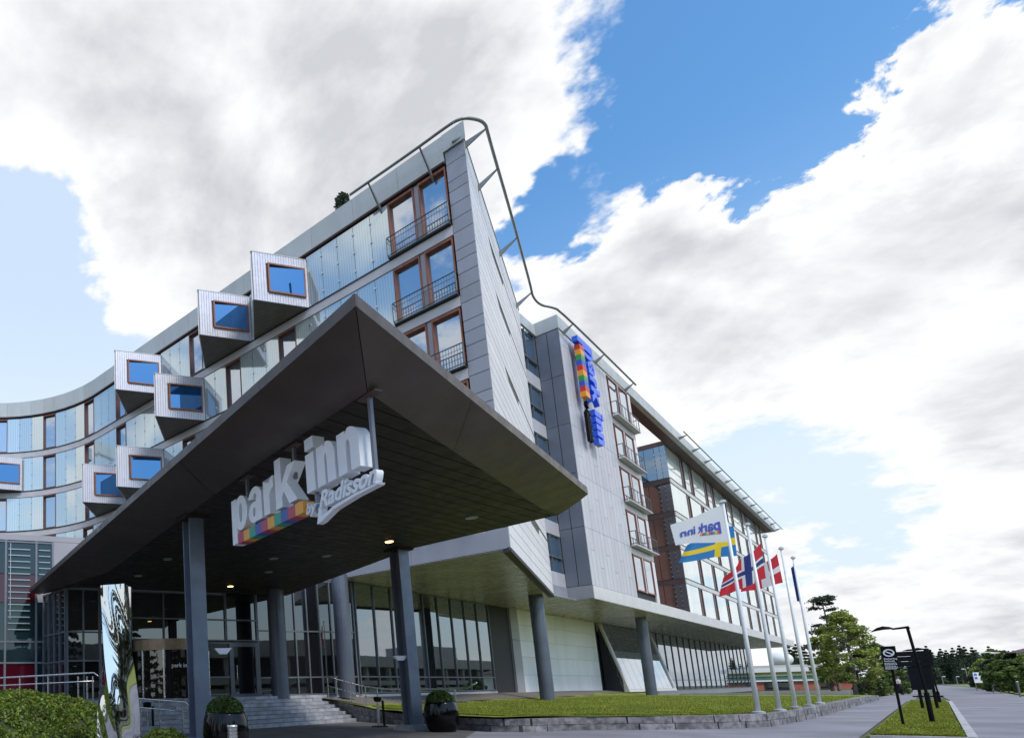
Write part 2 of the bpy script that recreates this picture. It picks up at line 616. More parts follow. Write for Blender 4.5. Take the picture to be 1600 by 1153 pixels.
def strips(poly, direction, width, gap):
    """cut a convex polygon into boards running along direction"""
    d = np.array(direction, float); d /= np.linalg.norm(d)
    n = np.array([-d[1], d[0]])
    vals = [n[0] * p[0] + n[1] * p[1] for p in poly]
    lo, hi = min(vals), max(vals)
    k = lo
    res = []
    while k < hi:
        q = clip(list(poly), n[0], n[1], min(hi, k + width - gap))
        q = clip(q, -n[0], -n[1], -k) if len(q) > 2 else []
        if len(q) > 2 and abs(area(q)) > .01:
            if area(q) < 0:
                q = q[::-1]
            res.append(q)
        k += width
    return res


def text_mesh(s, size, extrude, offset=0.0, shear=0.0):
    cu = bpy.data.curves.new('lettering', 'FONT')
    cu.body = s
    cu.size = size
    cu.extrude = extrude / 2
    cu.offset = offset
    cu.shear = shear
    cu.resolution_u = 4
    ob = bpy.data.objects.new('lettering', cu)
    col.objects.link(ob)
    dg = bpy.context.evaluated_depsgraph_get()
    dg.update()
    me = bpy.data.meshes.new_from_object(ob.evaluated_get(dg))
    bpy.data.objects.remove(ob)
    v = np.empty(len(me.vertices) * 3)
    me.vertices.foreach_get('co', v)
    return me, v.reshape(-1, 3)


def place_text(s, fn, size, extrude, material, name, parent, offset=0.0, shear=0.0, fit=None, origin=(0, 0, 0)):
    """fn maps local (x,y,z) arrays to world; fit=(x0,x1,y0,y1) stretches the lettering into that box"""
    me, v = text_mesh(s, size, extrude, offset, shear)
    if fit:
        lo = v.min(0); hi = v.max(0)
        v[:, 0] = fit[0] + (v[:, 0] - lo[0]) / (hi[0] - lo[0]) * (fit[1] - fit[0])
        v[:, 1] = fit[2] + (v[:, 1] - lo[1]) / (hi[1] - lo[1]) * (fit[3] - fit[2])
    w = fn(v) - np.array(origin)
    me.vertices.foreach_set('co', w.ravel())
    me.materials.clear()
    me.materials.append(material)
    me.update()
    return link(name, me, parent, None, origin)


# ------------------------------------------------------------------ the two building frames
COR = np.array([16.07, 26.62])
DL = np.array([-.6278, .7784]); NL = np.array([-.7784, -.6278])     # left facade: along, outward
G0 = np.array([30.91, 42.53])
DR = np.array([.7784, .6278]); NR = np.array([.6278, -.7784])        # right wing: along, outward
E1 = G0 + DR * (-4.23) + NR * (-.99)
DE = (E1 - COR) / np.linalg.norm(E1 - COR); ELEN = np.linalg.norm(E1 - COR)
NE = np.array([DE[1], -DE[0]])                                      # end wall outward
S0, RC = 30.5, 11.25


def Lp(u, o, z):
    if u <= S0:
        s, n = u, o
    else:
        th = (u - S0) / RC
        s = S0 + (RC - o) * math.sin(th)
        n = RC - (RC - o) * math.cos(th)
    p = COR + DL * s + NL * n
    return (p[0], p[1], z)


def Rp(t, n, z):
    p = G0 + DR * t + NR * n
    return (p[0], p[1], z)


def Ep(x, o, z):
    p = COR + DE * x + NE * o
    return (p[0], p[1], z)


def pbox(mb, fn, a0, a1, b0, b1, z0, z1):
    """box in a facade frame: a along, b outward"""
    q = [fn(a0, b0, 0), fn(a1, b0, 0), fn(a1, b1, 0), fn(a0, b1, 0)]
    pts = [(p[0], p[1], z0) for p in q] + [(p[0], p[1], z1) for p in q]
    if area([(p[0], p[1]) for p in q]) < 0:
        pts = pts[3::-1] + pts[:3:-1]
    return mb.box8(pts)


def sweepL(mb, u0, u1, o0, o1, z0, z1, step=1.1):
    us = [u0]
    if u1 <= S0:
        us.append(u1)
    else:
        k = max(u0, S0)
        if k > u0:
            us.append(k)
        n = max(1, int((u1 - k) / step))
        us += [k + (u1 - k) * (i + 1) / n for i in range(n)]
    for a, b in zip(us[:-1], us[1:]):
        pbox(mb, Lp, a, b, o0, o1, z0, z1)
    return mb


FL = [8.75, 12.40, 16.06, 19.69, 23.38]      # floor lines
ROOF = 28.13

# ================================================================== SETTING: ground, road, paths
g = MB().add([(-2500, -2500, -.03), (2500, -2500, -.03), (2500, 2500, -.03), (-2500, 2500, -.03)], [(0, 1, 2, 3)]).build('ground', M_field, kind='structure')


def Rpoly(pts, z):
    return [Rp(t, n, z) for t, n in pts]


road = MB().add(Rpoly([(-120, -40), (-120, 17.5), (60, 17.6), (110, 17.7), (152, 16.8), (200, 14.5), (200, 9), (152, 12.5), (60, 13.5), (20, 14.1), (12, 14.2), (-28.5, 14.1), (-28.5, 12.4), (12, 12.4), (20, 12.7), (90, 12.2), (90, 11.2), (24, 10.6), (-16, 10.3), (-24, 9.6), (-27, 5), (-23, -2), (-20, -8), (-60, -12)], 0.0),
                [tuple(range(24))]).build('road', M_asph, kind='structure')
fc = MB().add([(-8, 15, .004), (0, 12, .004), (9, 18.0, .004), (11.2, 21.5, .004), (10.6, 29.0, .004), (3, 26, .004), (-8, 22, .004)], [tuple(range(7))]).build('forecourt_paving', M_pave, kind='structure')
verge = MB().add(Rpoly([(-120, 17.8), (60, 17.9), (110, 18.0), (152, 17.1), (200, 14.8), (220, 40), (-120, 60)], 0.03), [tuple(range(7))]).build('verge', M_grass, kind='structure')

# roadside island of grass with its kerb stones
isl = [(-28.2, 12.55), (-28.2, 13.95), (10.5, 14.0), (13.0, 13.7), (14.5, 12.9), (12, 12.55)]
MB().prism([Rp(t, n, 0)[:2] for t, n in isl][::-1], -.02, .07).build('grass_island', M_grass, kind='structure')

# lawn with its gravel strip, one rising sheet each
LEFT_N = [-5.3, -2.2, 1.5, 3.3, 5.1, 6.3, 7.9, 9.3, 10.2, 10.6]
LEFT_T = [-23.8, -24.6, -27.5, -28.65, -29.6, -27.5, -26.5, -24.9, -22.9, -16.5]


def lawn_z(t, n):
    z = float(np.interp(n, [-5.3, -2.0, 10.6], [1.08, .60, .36]))
    if t > 10:
        z -= .10 * min(1, (t - 10) / 20)
    return z


mb = MB()
rows = np.linspace(-5.3, 10.62, 60)
cols_ = 46
vs = []
for n in rows:
    t0 = float(np.interp(n, LEFT_N, LEFT_T))
    for k in range(cols_):
        t = t0 + (24.0 - t0) * (k / (cols_ - 1)) ** 1.5
        e = .02 * math.sin(t * 1.7) * math.sin(n * 1.3)
        vs.append(Rp(t, n, lawn_z(t, n) + e))
fs = [(i * cols_ + k, i * cols_ + k + 1, (i + 1) * cols_ + k + 1, (i + 1) * cols_ + k) for i in range(len(rows) - 1) for k in range(cols_ - 1)]
lawn = mb.add(vs, [f[::-1] for f in fs]).build('lawn', M_grass, smooth=True, kind='structure')
mb = MB()
pts = []
for k in range(40):
    t = -24 + 46 * k / 39
    pts.append((Rp(t, -5.4, lawn_z(t, -5.3) + .035), Rp(t, -4.2, lawn_z(t, -4.2) + .045), Rp(t, -2.9 + .2 * math.sin(t * .9) - (.8 if t > 8 else 0), lawn_z(t, -2.9 - (.8 if t > 8 else 0)) + .02)))
mb.add([q for p in pts for q in p], [f for k in range(39) for f in ((k * 3, k * 3 + 1, k * 3 + 4, k * 3 + 3), (k * 3 + 1, k * 3 + 2, k * 3 + 5, k * 3 + 4))])
mb.build('gravel_strip', M_gravel, kind='structure')

# ================================================================== HOTEL
H = thing('hotel_building', 'grey metal and glass hotel with a pointed corner, curved left facade and long right wing', 'hotel', (16.07, 26.62, 0))


def P(mb, name, material=None, parent=None, **k):
    return mb.build(name, material, parent if parent is not None else H, **k)


# ---- masses behind the facades
mb = MB()
inner = [Lp(u, -.36, 0)[:2] for u in [.4, S0] + list(np.linspace(S0 + 1.5, 47, 9))]
back = [Lp(u, -13, 0)[:2] for u in (47, 40, 31)] + [Ep(14, -.4, 0)[:2]]
P(MB().prism((inner + [tuple(COR + DL * 54 + NL * 8), tuple(COR + DL * 30 - NL * 14), tuple(E1 + DE * -.3 + NE * -.3), Ep(.4, -.3, 0)[:2]])[::-1], 7.34, 27.2), 'wall_core', M_core)
P(MB().prism([Rp(t, n, 0)[:2] for t, n in [(-4.4, -1.85), (.1, -1.85), (.1, -.12), (17.2, -.12), (17.2, -5.6), (35.2, -5.6), (35.2, -1.55), (99.8, -1.55), (99.8, -16), (-4.4, -16)]], 7.36, 27.1), 'wing_core', M_core)
P(MB().prism([Rp(t, n, 0)[:2] for t, n in [(-20, -5.6), (98.8, -5.6), (98.8, -16), (-20, -16)]], 0, 7.36), 'base_core', M_core)

# ---- left facade
U_END = 47.0
for zi, z in enumerate(FL):
    mb = MB(); sweepL(mb, .92, U_END, -.33, .05, z - .56, z - .07)
    b = P(mb, 'floor_band', M_band)
    mb = MB(); sweepL(mb, .92, U_END, -.30, .085, z - .07, z + .01)
    mb.build('drip_edge', M_joint, b)
mb = MB(); sweepL(mb, .92, U_END, -.32, -.24, 26.42, 26.78); P(mb, 'head_trim', M_joint)
us = [0.95, 3.3, 5.9, 8.6, 11.2, 13.8, 16.4, 19.0, 21.6, 24.2, 26.8, 29.2, 31.0] + [31 + 2.3 * k for k in range(1, 8)]
for a, b in zip(us[:-1], us[1:]):
    mb = MB(); sweepL(mb, a + .006, b - .006, -.30, .14, 26.78, ROOF)
    P(mb, 'fascia_panel', M_fascia)
mb = MB(); sweepL(mb, .95, U_END, -.9, .11, 26.70, 26.775); P(mb, 'eave_soffit', M_brown)

BAYS = [(9.18, 4), (13.53, 4), (22.23, 4), (17.88, 3), (22.23, 2), (26.58, 2), (39.0, 3), (13.53, 2), (17.88, 1), (9.18, 3)]
BAYS = BAYS[:7]
bay_span = {}
for u, k in BAYS:
    bay_span.setdefault(k, []).append((u - .02, u + 4.12))
WINS = {4: [17.88, 26.58, 30.93, 35.5, 40.2], 3: [10.2, 14.55, 26.58, 30.93, 35.5], 2: [10.2, 14.55, 18.9, 30.93, 35.5, 40.2], 1: [10.2, 14.55, 18.9, 23.2, 27.6, 31.2, 35.5], 0: [10.2, 18.9, 27.6, 35.5]}


def free(k, a, b):
    return all(b <= s0 + .05 or a >= s1 - .05 for s0, s1 in bay_span.get(k, []))


def window_L(u0, u1, z0, z1, open_right=True):
    fr = MB(); w = .065 if u1 < 4.1 else .05
    pbox(fr, Lp, u0, u0 + w, -.30, .03, z0, z1); pbox(fr, Lp, u1 - w, u1, -.30, .03, z0, z1)
    pbox(fr, Lp, u0 + w, u1 - w, -.30, .03, z1 - .13, z1); pbox(fr, Lp, u0 + w, u1 - w, -.30, .03, z0, z0 + .10)
    o = P(fr, 'window', M_wood if u1 < 4.1 else M_woodD)
    pn = MB(); pbox(pn, Lp, u0 + w, u1 - w, -.22, -.19, z0 + .10, z1 - .13)
    pn.build('pane', G_win, o)
    return o


clamp = MB()
for k in range(5):
    z0, z1 = FL[k] + .02, (FL[k + 1] - .57 if k < 4 else 26.60)
    # balcony doors next to the corner strip
    for a, b in ((.98, 2.36), (2.62, 4.0)):
        window_L(a, b, z0 + .05, z1 - .02)
    mb = MB(); pbox(mb, Lp, 2.37, 2.61, -.3, -.05, z0, z1); P(mb, 'mullion_panel', M_clad)
    rl = MB()
    for zz, r in ((z0 + 1.12, .028), (z0 + .12, .024), (z0 + .86, .012)):
        rl.tube([Lp(.95, .24, zz), Lp(4.1, .24, zz)], r, 6)
        for u in (.95, 4.1):
            rl.tube([Lp(u, .24, zz), Lp(u, -.05, zz)], r, 6)
    for i in range(25):
        u = .95 + 3.15 * i / 24
        rl.tube([Lp(u, .24, z0 + .12), Lp(u, .24, z0 + 1.1)], .011 if 0 < i < 24 else .03, 5)
    bal = P(rl, 'balcony_railing', M_rail)
    mb = MB(); pbox(mb, Lp, .95, 4.1, .09, .27, z0 - .03, z0 + .03); mb.build('balcony_floor', M_rail, bal)
    # windows of the rooms
    wl = []
    for u in WINS[k]:
        if free(k, u, u + 1.27):
            window_L(u, u + 1.27, z0, z1); wl.append((u, u + 1.27))
    # glass cladding between
    taken = sorted(wl + bay_span.get(k, []) + [(0, 4.02)])
    cur = 4.02
    gaps = []
    for a, b in taken:
        if a > cur + .2:
            gaps.append((cur, a))
        cur = max(cur, b)
    gaps.append((cur, U_END - .5))
    for a, b in gaps:
        n = max(1, round((b - a) / 1.02))
        w = (b - a) / n
        for i in range(n):
            q = MB(); sweepL(q, a + i * w + .012, a + (i + 1) * w - .012, -.03, 0.0, z0 + .03, z1 - .02, step=.6)
            P(q, 'glass_panel', G_clad)
            if i:
                for f in (.16, .5, .84):
                    zc = z0 + (z1 - z0) * f
                    pbox(clamp, Lp, a + i * w - .05, a + i * w + .05, 0, .05, zc - .05, zc + .05)
        mb = MB(); sweepL(mb, a, b, -.30, -.24, z0, z1, step=.6); P(mb, 'backing_sheet', M_joint)
P(clamp, 'glass_clamp', M_steel, kind='stuff')

# ---- bays: wedge-shaped boxes on the glass
BH = 3.0


def make_bay(u, k):
    z = FL[k]
    if u < 31:
        a = np.array(Lp(u, 0.02, 0)[:2]); b = np.array(Lp(u + 1.42, 3.2, 0)[:2]); c = np.array(Lp(u + 4.1, 0.02, 0)[:2])
    else:
        a = np.array(atz(33.8, 766.6, z)[:2]); d2 = np.array([-3.283, -1.106]); d2 /= np.linalg.norm(d2)
        b = a + d2 * 3.45; c = a + np.array([-2.8, 2.9])
        b = a + (b - a)
    root = P(MB().prism([tuple(a), tuple(b), tuple(c)][::(1 if area([tuple(a), tuple(b), tuple(c)]) > 0 else -1)], z + .07, z + BH - .04), 'bay_window', M_ribD)
    d = b - a; L = np.linalg.norm(d); d /= L
    n = np.array([d[1], -d[0]])
    if n.dot(c - a) > 0:
        n = -n

    def fp(x, o, zz):
        q = a + d * x + n * o
        return (q[0], q[1], zz)
    # window opening measured from the near (facade) edge
    w0, w1, h0, h1 = .05 * L, .73 * L, .19 * BH, .80 * BH
    sl = MB(); step = .165
    x = 0.0
    while x < L - .02:
        x1 = min(L, x + step - .018)
        if x1 <= w0 or x >= w1:
            pbox(sl, fp, x, x1, .005, .06, z, z + BH)
        else:
            pbox(sl, fp, x, x1, .005, .06, z, z + h0); pbox(sl, fp, x, x1, .005, .06, z + h1, z + BH)
        x += step
    sl.build('ribbed_cladding', M_rib, root)
    fr = MB(); w = .09
    pbox(fr, fp, w0, w0 + w, .005, .16, z + h0, z + h1); pbox(fr, fp, w1 - w, w1, .005, .16, z + h0, z + h1)
    pbox(fr, fp, w0 + w, w1 - w, .005, .16, z + h0, z + h0 + w); pbox(fr, fp, w0 + w, w1 - w, .005, .16, z + h1 - w, z + h1)
    fr.build('window_frame', M_wood, root)
    pn = MB(); za, zb = z + h0 + w, z + h1 - w
    pn.box8([fp(w0 + w, .006, za), fp(w1 - w, .006, za), fp(w1 - w, .02, za), fp(w0 + w, .145, za), fp(w0 + w, .006, zb), fp(w1 - w, .006, zb), fp(w1 - w, .02, zb), fp(w0 + w, .145, zb)]); pn.build('pane', G_bay, root)
    cp = MB(); pbox(cp, fp, -.02, L + .03, -.03, .075, z + BH, z + BH + .05)
    e = c - b; Le = np.linalg.norm(e); e /= Le; m = np.array([e[1], -e[0]])
    if m.dot(a - b) > 0:
        m = -m

    def gp(x, o, zz):
        q = b + e * x + m * o
        return (q[0], q[1], zz)
    pbox(cp, gp, 0, Le, -.03, .06, z + BH + .002, z + BH + .052); cp.build('cap_flashing', M_fascia, root)
    sd = MB(); x = 0.0
    while x < Le - .02:
        pbox(sd, gp, x, min(Le, x + step - .018), .005, .06, z, z + BH); x += step
    sd.build('side_cladding', M_white, root)
    so = MB()
    for q in strips([tuple(a), tuple(b), tuple(c)], d, .13, .05):
        so.prism(q, z, z + .075)
    so.build('soffit_slats', M_ribD, root)


for u, k in BAYS:
    make_bay(u, k)

# ---- corner strip of grey panels, and the white end wall
z = 7.32
pat = [.92, .72, .76, .70, .55]
i = 0
while z < 27.2:
    h = pat[i % 5]
    z1 = min(27.25, z + h)
    q = MB(); q.prism([Lp(.90, -.3, 0)[:2], Lp(.90, .02, 0)[:2], Lp(0, .02, 0)[:2], Ep(.10, 0, 0)[:2], Ep(.3, -.3, 0)[:2]][::-1], z + .03, z1)
    P(q, 'corner_panel', M_clad)
    z = z1; i += 1
P(MB().prism([Lp(.88, -.3, 0)[:2], Lp(.88, -.02, 0)[:2], Lp(0.05, -.02, 0)[:2], Ep(.3, -.3, 0)[:2]][::-1], 7.3, 27.3), 'corner_backing', M_joint)
P(MB().prism([Lp(.95, -.6, 0)[:2], Lp(.95, .12, 0)[:2], Lp(-.12, .12, 0)[:2], Ep(.9, -.7, 0)[:2]][::-1], 27.26, ROOF + .05), 'corner_cap', M_fascia)

M_slit = mat('slit_window_frame', (.035, .022, .02), .5)
bh = .60
SL = [(25.05, 5.0), (21.75, 5.5), (18.1, 5.7), (14.45, 6.2), (10.7, 8.5)]
z = 7.32
while z < 27.3:
    z1 = min(27.38, z + bh)
    hit = [s for s in SL if z <= s[0] < z1]
    if hit:
        zc, xs = hit[0]
        q = MB()
        # board with a tapering slot cut out of its upper edge
        pts = [(.12, z + .042), (ELEN, z + .042), (ELEN, z1 - .13), (xs + 5.0, z1 - .13), (xs + 4.8, z1 - .54), (xs + 1.0, z1 - .54), (xs, z1 - .012), (.12, z1 - .012)]
        f = [Ep(x, 0, zz) for x, zz in pts]; bk = [Ep(x, -.16, zz) for x, zz in pts]
        n = len(pts)
        q.add(f + bk, [tuple(range(n)), tuple(range(n, 2 * n))[::-1]] + [(i, n + i, n + (i + 1) % n, (i + 1) % n) for i in range(n)])
        wb = P(q, 'wall_board', M_white)
        q = MB()
        pts = [(xs + .05, z1 - .012), (xs + 1.02, z1 - .535), (xs + 4.8, z1 - .535), (xs + 5.0, z1 - .13), (ELEN, z1 - .128), (ELEN, z1 + .028), (xs + .05, z1 + .028)]
        f = [Ep(x, -.03, zz) for x, zz in pts]; bk = [Ep(x, -.17, zz) for x, zz in pts]
        n = len(pts)
        q.add(f + bk, [tuple(range(n)), tuple(range(n, 2 * n))[::-1]] + [(i, n + i, n + (i + 1) % n, (i + 1) % n) for i in range(n)])
        q.build('slit_window', M_slit, wb)
    else:
        q = MB(); pbox(q, Ep, .12, ELEN, -.16, 0, z + .042, z1); P(q, 'wall_board', M_white)
    z = z1
mb = MB(); pbox(mb, Ep, .2, ELEN - .02, -.32, -.18, 7.3, 27.3); P(mb, 'end_wall_backing', M_joint)
mb = MB(); pbox(mb, Ep, -.1, ELEN + .05, -.5, .03, 27.39, 27.47); P(mb, 'end_wall_coping', M_pipe)
mb = MB(); pbox(mb, Ep, .02, ELEN, -.3, .015, 7.16, 7.31); P(mb, 'base_trim', M_joint)

# ---- glazed recess between the end wall and the wing block
for k in range(5):
    zf = FL[k]
    mb = MB(); pbox(mb, Rp, -4.2, -.04, -1.82, -1.50, zf - .55, zf + .42); P(mb, 'spandrel_panel', M_cladL)
    z0, z1 = zf + .42, (FL[k + 1] - .55 if k < 4 else 27.15)
    fr = MB()
    for t in (-4.2, -2.0, -.12):
        pbox(fr, Rp, t, t + .08, -1.75, -1.52, z0, z1)
    pbox(fr, Rp, -4.1, -.14, -1.75, -1.48, z0 + 1.05, z0 + 1.13)
    o = P(fr, 'recess_window', M_mull)
    for t0, t1 in ((-4.11, -2.02), (-1.9, -.14)):
        for a, b in ((z0, z0 + 1.04), (z0 + 1.14, z1)):
            pn = MB(); pbox(pn, Rp, t0, t1, -1.68, -1.64, a, b); pn.build('pane', G_blue, o)
# ---- wing block: tall seamed panels
JZ = [8.22, 12.31, 16.17, 19.85, 23.53, 27.1]
NP_ = 13
for r in range(5):
    for c in range(NP_):
        t0, t1 = 10.75 * c / NP_, 10.75 * (c + 1) / NP_
        cut = JZ[r] + (.9 + .55 * ((c * 7 + r * 3) % 4)) if (c + r) % 2 else None
        segs = [(JZ[r], JZ[r + 1])] if cut is None else [(JZ[r], cut), (cut, JZ[r + 1])]
        for a, b in segs:
            q = MB(); pbox(q, Rp, t0 + .018 + (.10 if c == 0 else 0), t1 - .018, -.11, 0, a + .022, b - .0)
            P(q, 'cladding_panel', M_cladL)
    for c in range(2):
        q = MB()
        n0, n1 = -1.5 + .75 * c + .02, -1.5 + .75 * (c + 1) - .02
        pbox(q, Rp, -.02, .10, n0, n1, JZ[r] + .03, JZ[r + 1]); P(q, 'side_cladding_panel', M_cladShade)
    q = MB(); pbox(q, Rp, -.01, .10, 0.0, .03, JZ[r], JZ[r + 1]); P(q, 'corner_bead', M_clad)
# windows and balconies of the block
for k in range(5):
    zf = FL[k]
    z0, z1 = zf + .06, (FL[k + 1] - .62 if k < 4 else 26.95)
    for a, b in ((11.05, 13.55), (13.95, 16.45)):
        fr = MB(); w = .1
        pbox(fr, Rp, a, a + w, -.1, .03, z0, z1); pbox(fr, Rp, b - w, b, -.1, .03, z0, z1)
        pbox(fr, Rp, a + w, b - w, -.1, .03, z1 - .12, z1); pbox(fr, Rp, a + w, b - w, -.1, .03, z0, z0 + .1)
        o = P(fr, 'window', M_wood)
        pn = MB(); pbox(pn, Rp, a + w, b - w, -.06, -.03, z0 + .1, z1 - .12); pn.build('pane', G_win, o)
    q = MB(); pbox(q, Rp, 13.57, 13.93, -.1, .005, z0, z1); P(q, 'mullion_panel', M_cladL)
    q = MB(); pbox(q, Rp, 16.47, 17.3, -.1, .01, z0 - .6 if k else 8.22, z1 + .02); P(q, 'edge_panel', M_white)
    q = MB(); pbox(q, Rp, 10.78, 16.45, -.1, .01, z1 + .01, (FL[k + 1] - .10 if k < 4 else 27.1)); P(q, 'spandrel_panel', M_cladL)
    if k > 0:
        rl = MB()
        for zz, r in ((z0 + 1.1, .035), (z0 + .1, .03)):
            rl.tube([Rp(10.9, .02, zz), Rp(10.9, .42, zz), Rp(17.2, .42, zz), Rp(17.2, .02, zz)], r, 6)
        for i in range(9):
            t = 10.9 + 6.1 * i / 8
            rl.tube([Rp(t, .42, z0 + .02), Rp(t, .42, z0 + 1.1)], .03 if i % 4 == 0 else .018, 5)
        o = P(rl, 'balcony_railing', M_rail)
        q = MB(); pbox(q, Rp, 10.85, 17.25, .02, .45, z0 - .12, z0 - .03); q.build('balcony_floor', M_band, o)
        q = MB(); pbox(q, Rp, 10.95, 16.95, .735, .765, z0 + .16, z0 + 1.02); 
# block return, orange recess
q = MB(); pbox(q, Rp, 17.18, 17.32, -5.5, -.11, 8.22, 27.1); P(q, 'block_return', M_cladL)
for k in range(5):
    q = MB(); pbox(q, Rp, 17.33, 34.9, -5.58, -5.45, FL[k] - .5, (FL[k + 1] - .52 if k < 4 else 26.4)); P(q, 'orange_wall_panel', M_orange)
q = MB(); pbox(q, Rp, 17.33, 34.9, -5.5, -.1, 26.4, 26.5); 

# ---- long glazed wing
KN = -1.2
T0, T1 = 35.0, 100.0
for k in range(5):
    zf = FL[k]
    z0, z1 = zf + .02, (FL[k + 1] - .50 if k < 4 else 27.05)
    q = MB(); pbox(q, Rp, T0 - .05, T1, KN - .3, KN + .07, zf - .50, zf - .04); o = P(q, 'floor_band', M_pod)
    q = MB(); pbox(q, Rp, T0 - .06, T1, KN - .3, KN + .10, zf - .04, zf + .03); q.build('drip_edge', M_joint, o)
    # end face towards the recess
    q = MB(); pbox(q, Rp, T0 - .08, T0 + .1, -5.4, KN - .02, zf - .52, zf); P(q, 'end_band', M_endband)
    for a, b in ((-5.35, -4.05),):
        q = MB(); pbox(q, Rp, T0 - .04, T0 + .1, a, b, z0, z1); P(q, 'orange_panel', M_orange)
    for a, b in ((-4.0, -3.1), (-3.06, -2.2)):
        q = MB(); pbox(q, Rp, T0 - .03, T0 + .02, a, b, z0 + .04, z1); P(q, 'end_window_pane', G_side if k < 4 else G_blue)
    for a, b in ((-2.16, -1.70), (-1.67, KN - .01)):
        q = MB(); pbox(q, Rp, T0 - .06, T0 + .0, a, b, z0 + .02, z1); P(q, 'end_glass_panel', G_side)
    # windows stagger from floor to floor
    off = {0: 5.6, 1: 7.4, 2: 5.2, 3: 7.0, 4: 6.0}[k]
    wins = []
    t = T0 + off
    while t < T1 - 3:
        w = 1.5
        wins.append((t, t + w))
        if k == 4:
            wins.append((t + 4.2, t + 4.2 + w))
        t += 7.3 if k < 4 else 12.0
    for a, b in wins:
        fr = MB()
        pbox(fr, Rp, a, a + .5, KN - .25, KN + .05, z0, z1); pbox(fr, Rp, b - .14, b, KN - .25, KN + .05, z0, z1)
        pbox(fr, Rp, a + .5, b - .14, KN - .25, KN + .04, z1 - .15, z1)
        o = P(fr, 'window', M_brown)
        pn = MB(); pbox(pn, Rp, a + .5, b - .14, KN - .2, KN - .16, z0, z1 - .15); pn.build('pane', G_win, o)
    cur = T0 + .02
    for a, b in sorted(wins) + [(T1, T1)]:
        n = max(1, round((a - cur) / 1.45))
        w = (a - cur) / n
        for i in range(n):
            q = MB(); pbox(q, Rp, cur + i * w + .012, cur + (i + 1) * w - .012, KN - .03, KN, z0 + .03, z1)
            P(q, 'wing_glass_panel', G_wing)
        cur = b
# clamps on the end glass
q = MB()
for k in range(5):
    for j in range(6):
        zz = FL[k] + .35 + j * .5
        for n in (-2.18, -1.685, KN - .02):
            pbox(q, Rp, T0 - .12, T0 - .06, n - .05, n + .05, zz - .05, zz + .05)
P(q, 'glass_clamp', M_steel, kind='stuff')
# podium band along end wall, block and wing
q = MB(); pbox(q, Rp, .0, 99.0, -1.5, 0.04, 7.31, 8.2); P(q, 'podium_band', M_pod)
q = MB(); pbox(q, Rp, -.03, .1, -1.5, .045, 7.315, 8.215); P(q, 'side_base_panel', M_clad)
q = MB(); pbox(q, Rp, -4.25, -.04, -1.85, -1.46, 7.315, 8.2); P(q, 'recess_base_panel', M_clad)
# roof fascia of the wing with its brown brim
tt = [-.03] + list(np.linspace(4.6, 101.6, 22))
for a, b in zip(tt[:-1], tt[1:]):
    q = MB(); pbox(q, Rp, a + .006, b - .006, -.35, .06, 27.13, ROOF + .02); P(q, 'fascia_panel', M_fascia)
q = MB(); pbox(q, Rp, -.06, -.035, -1.5, .06, 27.13, ROOF + .02); P(q, 'fascia_return', M_fascia)
q = MB(); pbox(q, Rp, -4.2, -.07, -1.55, -1.4, 27.16, 27.95); P(q, 'recess_fascia', M_fascia)
q = MB(); pbox(q, Rp, .05, 17.4, -12, -.36, 27.7, 28.0); P(q, 'block_roof', M_fascia)
q = MB(); pbox(q, Rp, 17.41, 101.4, -1.15, -.355, 27.12, 27.9); P(q, 'brim_soffit', M_brown)
q = MB(); pbox(q, Rp, 35.0, 101.4, -16, -1.16, 27.11, 27.6); P(q, 'wing_roof', M_brown)
# end balconies of the wing
for k in range(1, 5):
    z0 = FL[k]
    q = MB(); pbox(q, Rp, 100.0, 101.6, -3.4, -1.3, z0 - .14, z0); o = P(q, 'end_balcony', M_band)
    rl = MB()
    for zz in (z0 + .06, z0 + 1.1):
        rl.tube([Rp(100, -1.3, zz), Rp(101.6, -1.3, zz), Rp(101.6, -3.4, zz)], .04, 5)
    for i in range(7):
        rl.tube([Rp(100 + .26 * i, -1.3, z0), Rp(100 + .26 * i, -1.3, z0 + 1.1)], .03, 5)
    rl.build('balcony_railing', M_rail, o)
# roof slab of left wing
P(MB().prism(([Lp(u, -.32, 0)[:2] for u in [.96, S0] + list(np.linspace(S0 + 1.5, 46, 8))] + [tuple(COR + DL * 54 + NL * 8), tuple(COR + DL * 30 - NL * 14), tuple(E1 - DE * .2 - NE * .4), Ep(.9, -.75, 0)[:2]])[::-1], 27.2, 27.6), 'roof_slab', M_fascia)

# ---- rails along the eaves with their fin brackets
q = MB()
path = [(5.4, 1.15), (1.75, 1.1), (.3, 1.15), (-.25, 1.1), (-.6, .8)]
pts = [Lp(u, o, 27.5) for u, o in path]
pts += [Ep(x, .95, 27.5) for x in (-.2, .6, 2.0)] + [Ep(x, 1.0, 27.5) for x in (7, 12, 15.5)]
pts += [Ep(16.9, .95, 27.5), Rp(-3.4, .1, 27.5), Rp(-2.5, .5, 27.5), Rp(-1.6, .72, 27.5), Rp(16.5, .73, 27.5)]
for _ in range(2):
    sm = [pts[0]]
    for a, b in zip(pts[:-1], pts[1:]):
        a_, b_ = np.array(a), np.array(b)
        sm += [tuple(a_ * .75 + b_ * .25), tuple(a_ * .25 + b_ * .75)]
    pts = sm + [pts[-1]]
q.tube(pts, .07, 8)
P(q, 'eave_rail', M_pipe, smooth=True)
q = MB(); q.tube([Rp(33.5, .75, 27.55), Rp(103.0, .75, 27.55)], .055, 6); P(q, 'eave_rail', M_pipe, smooth=True)


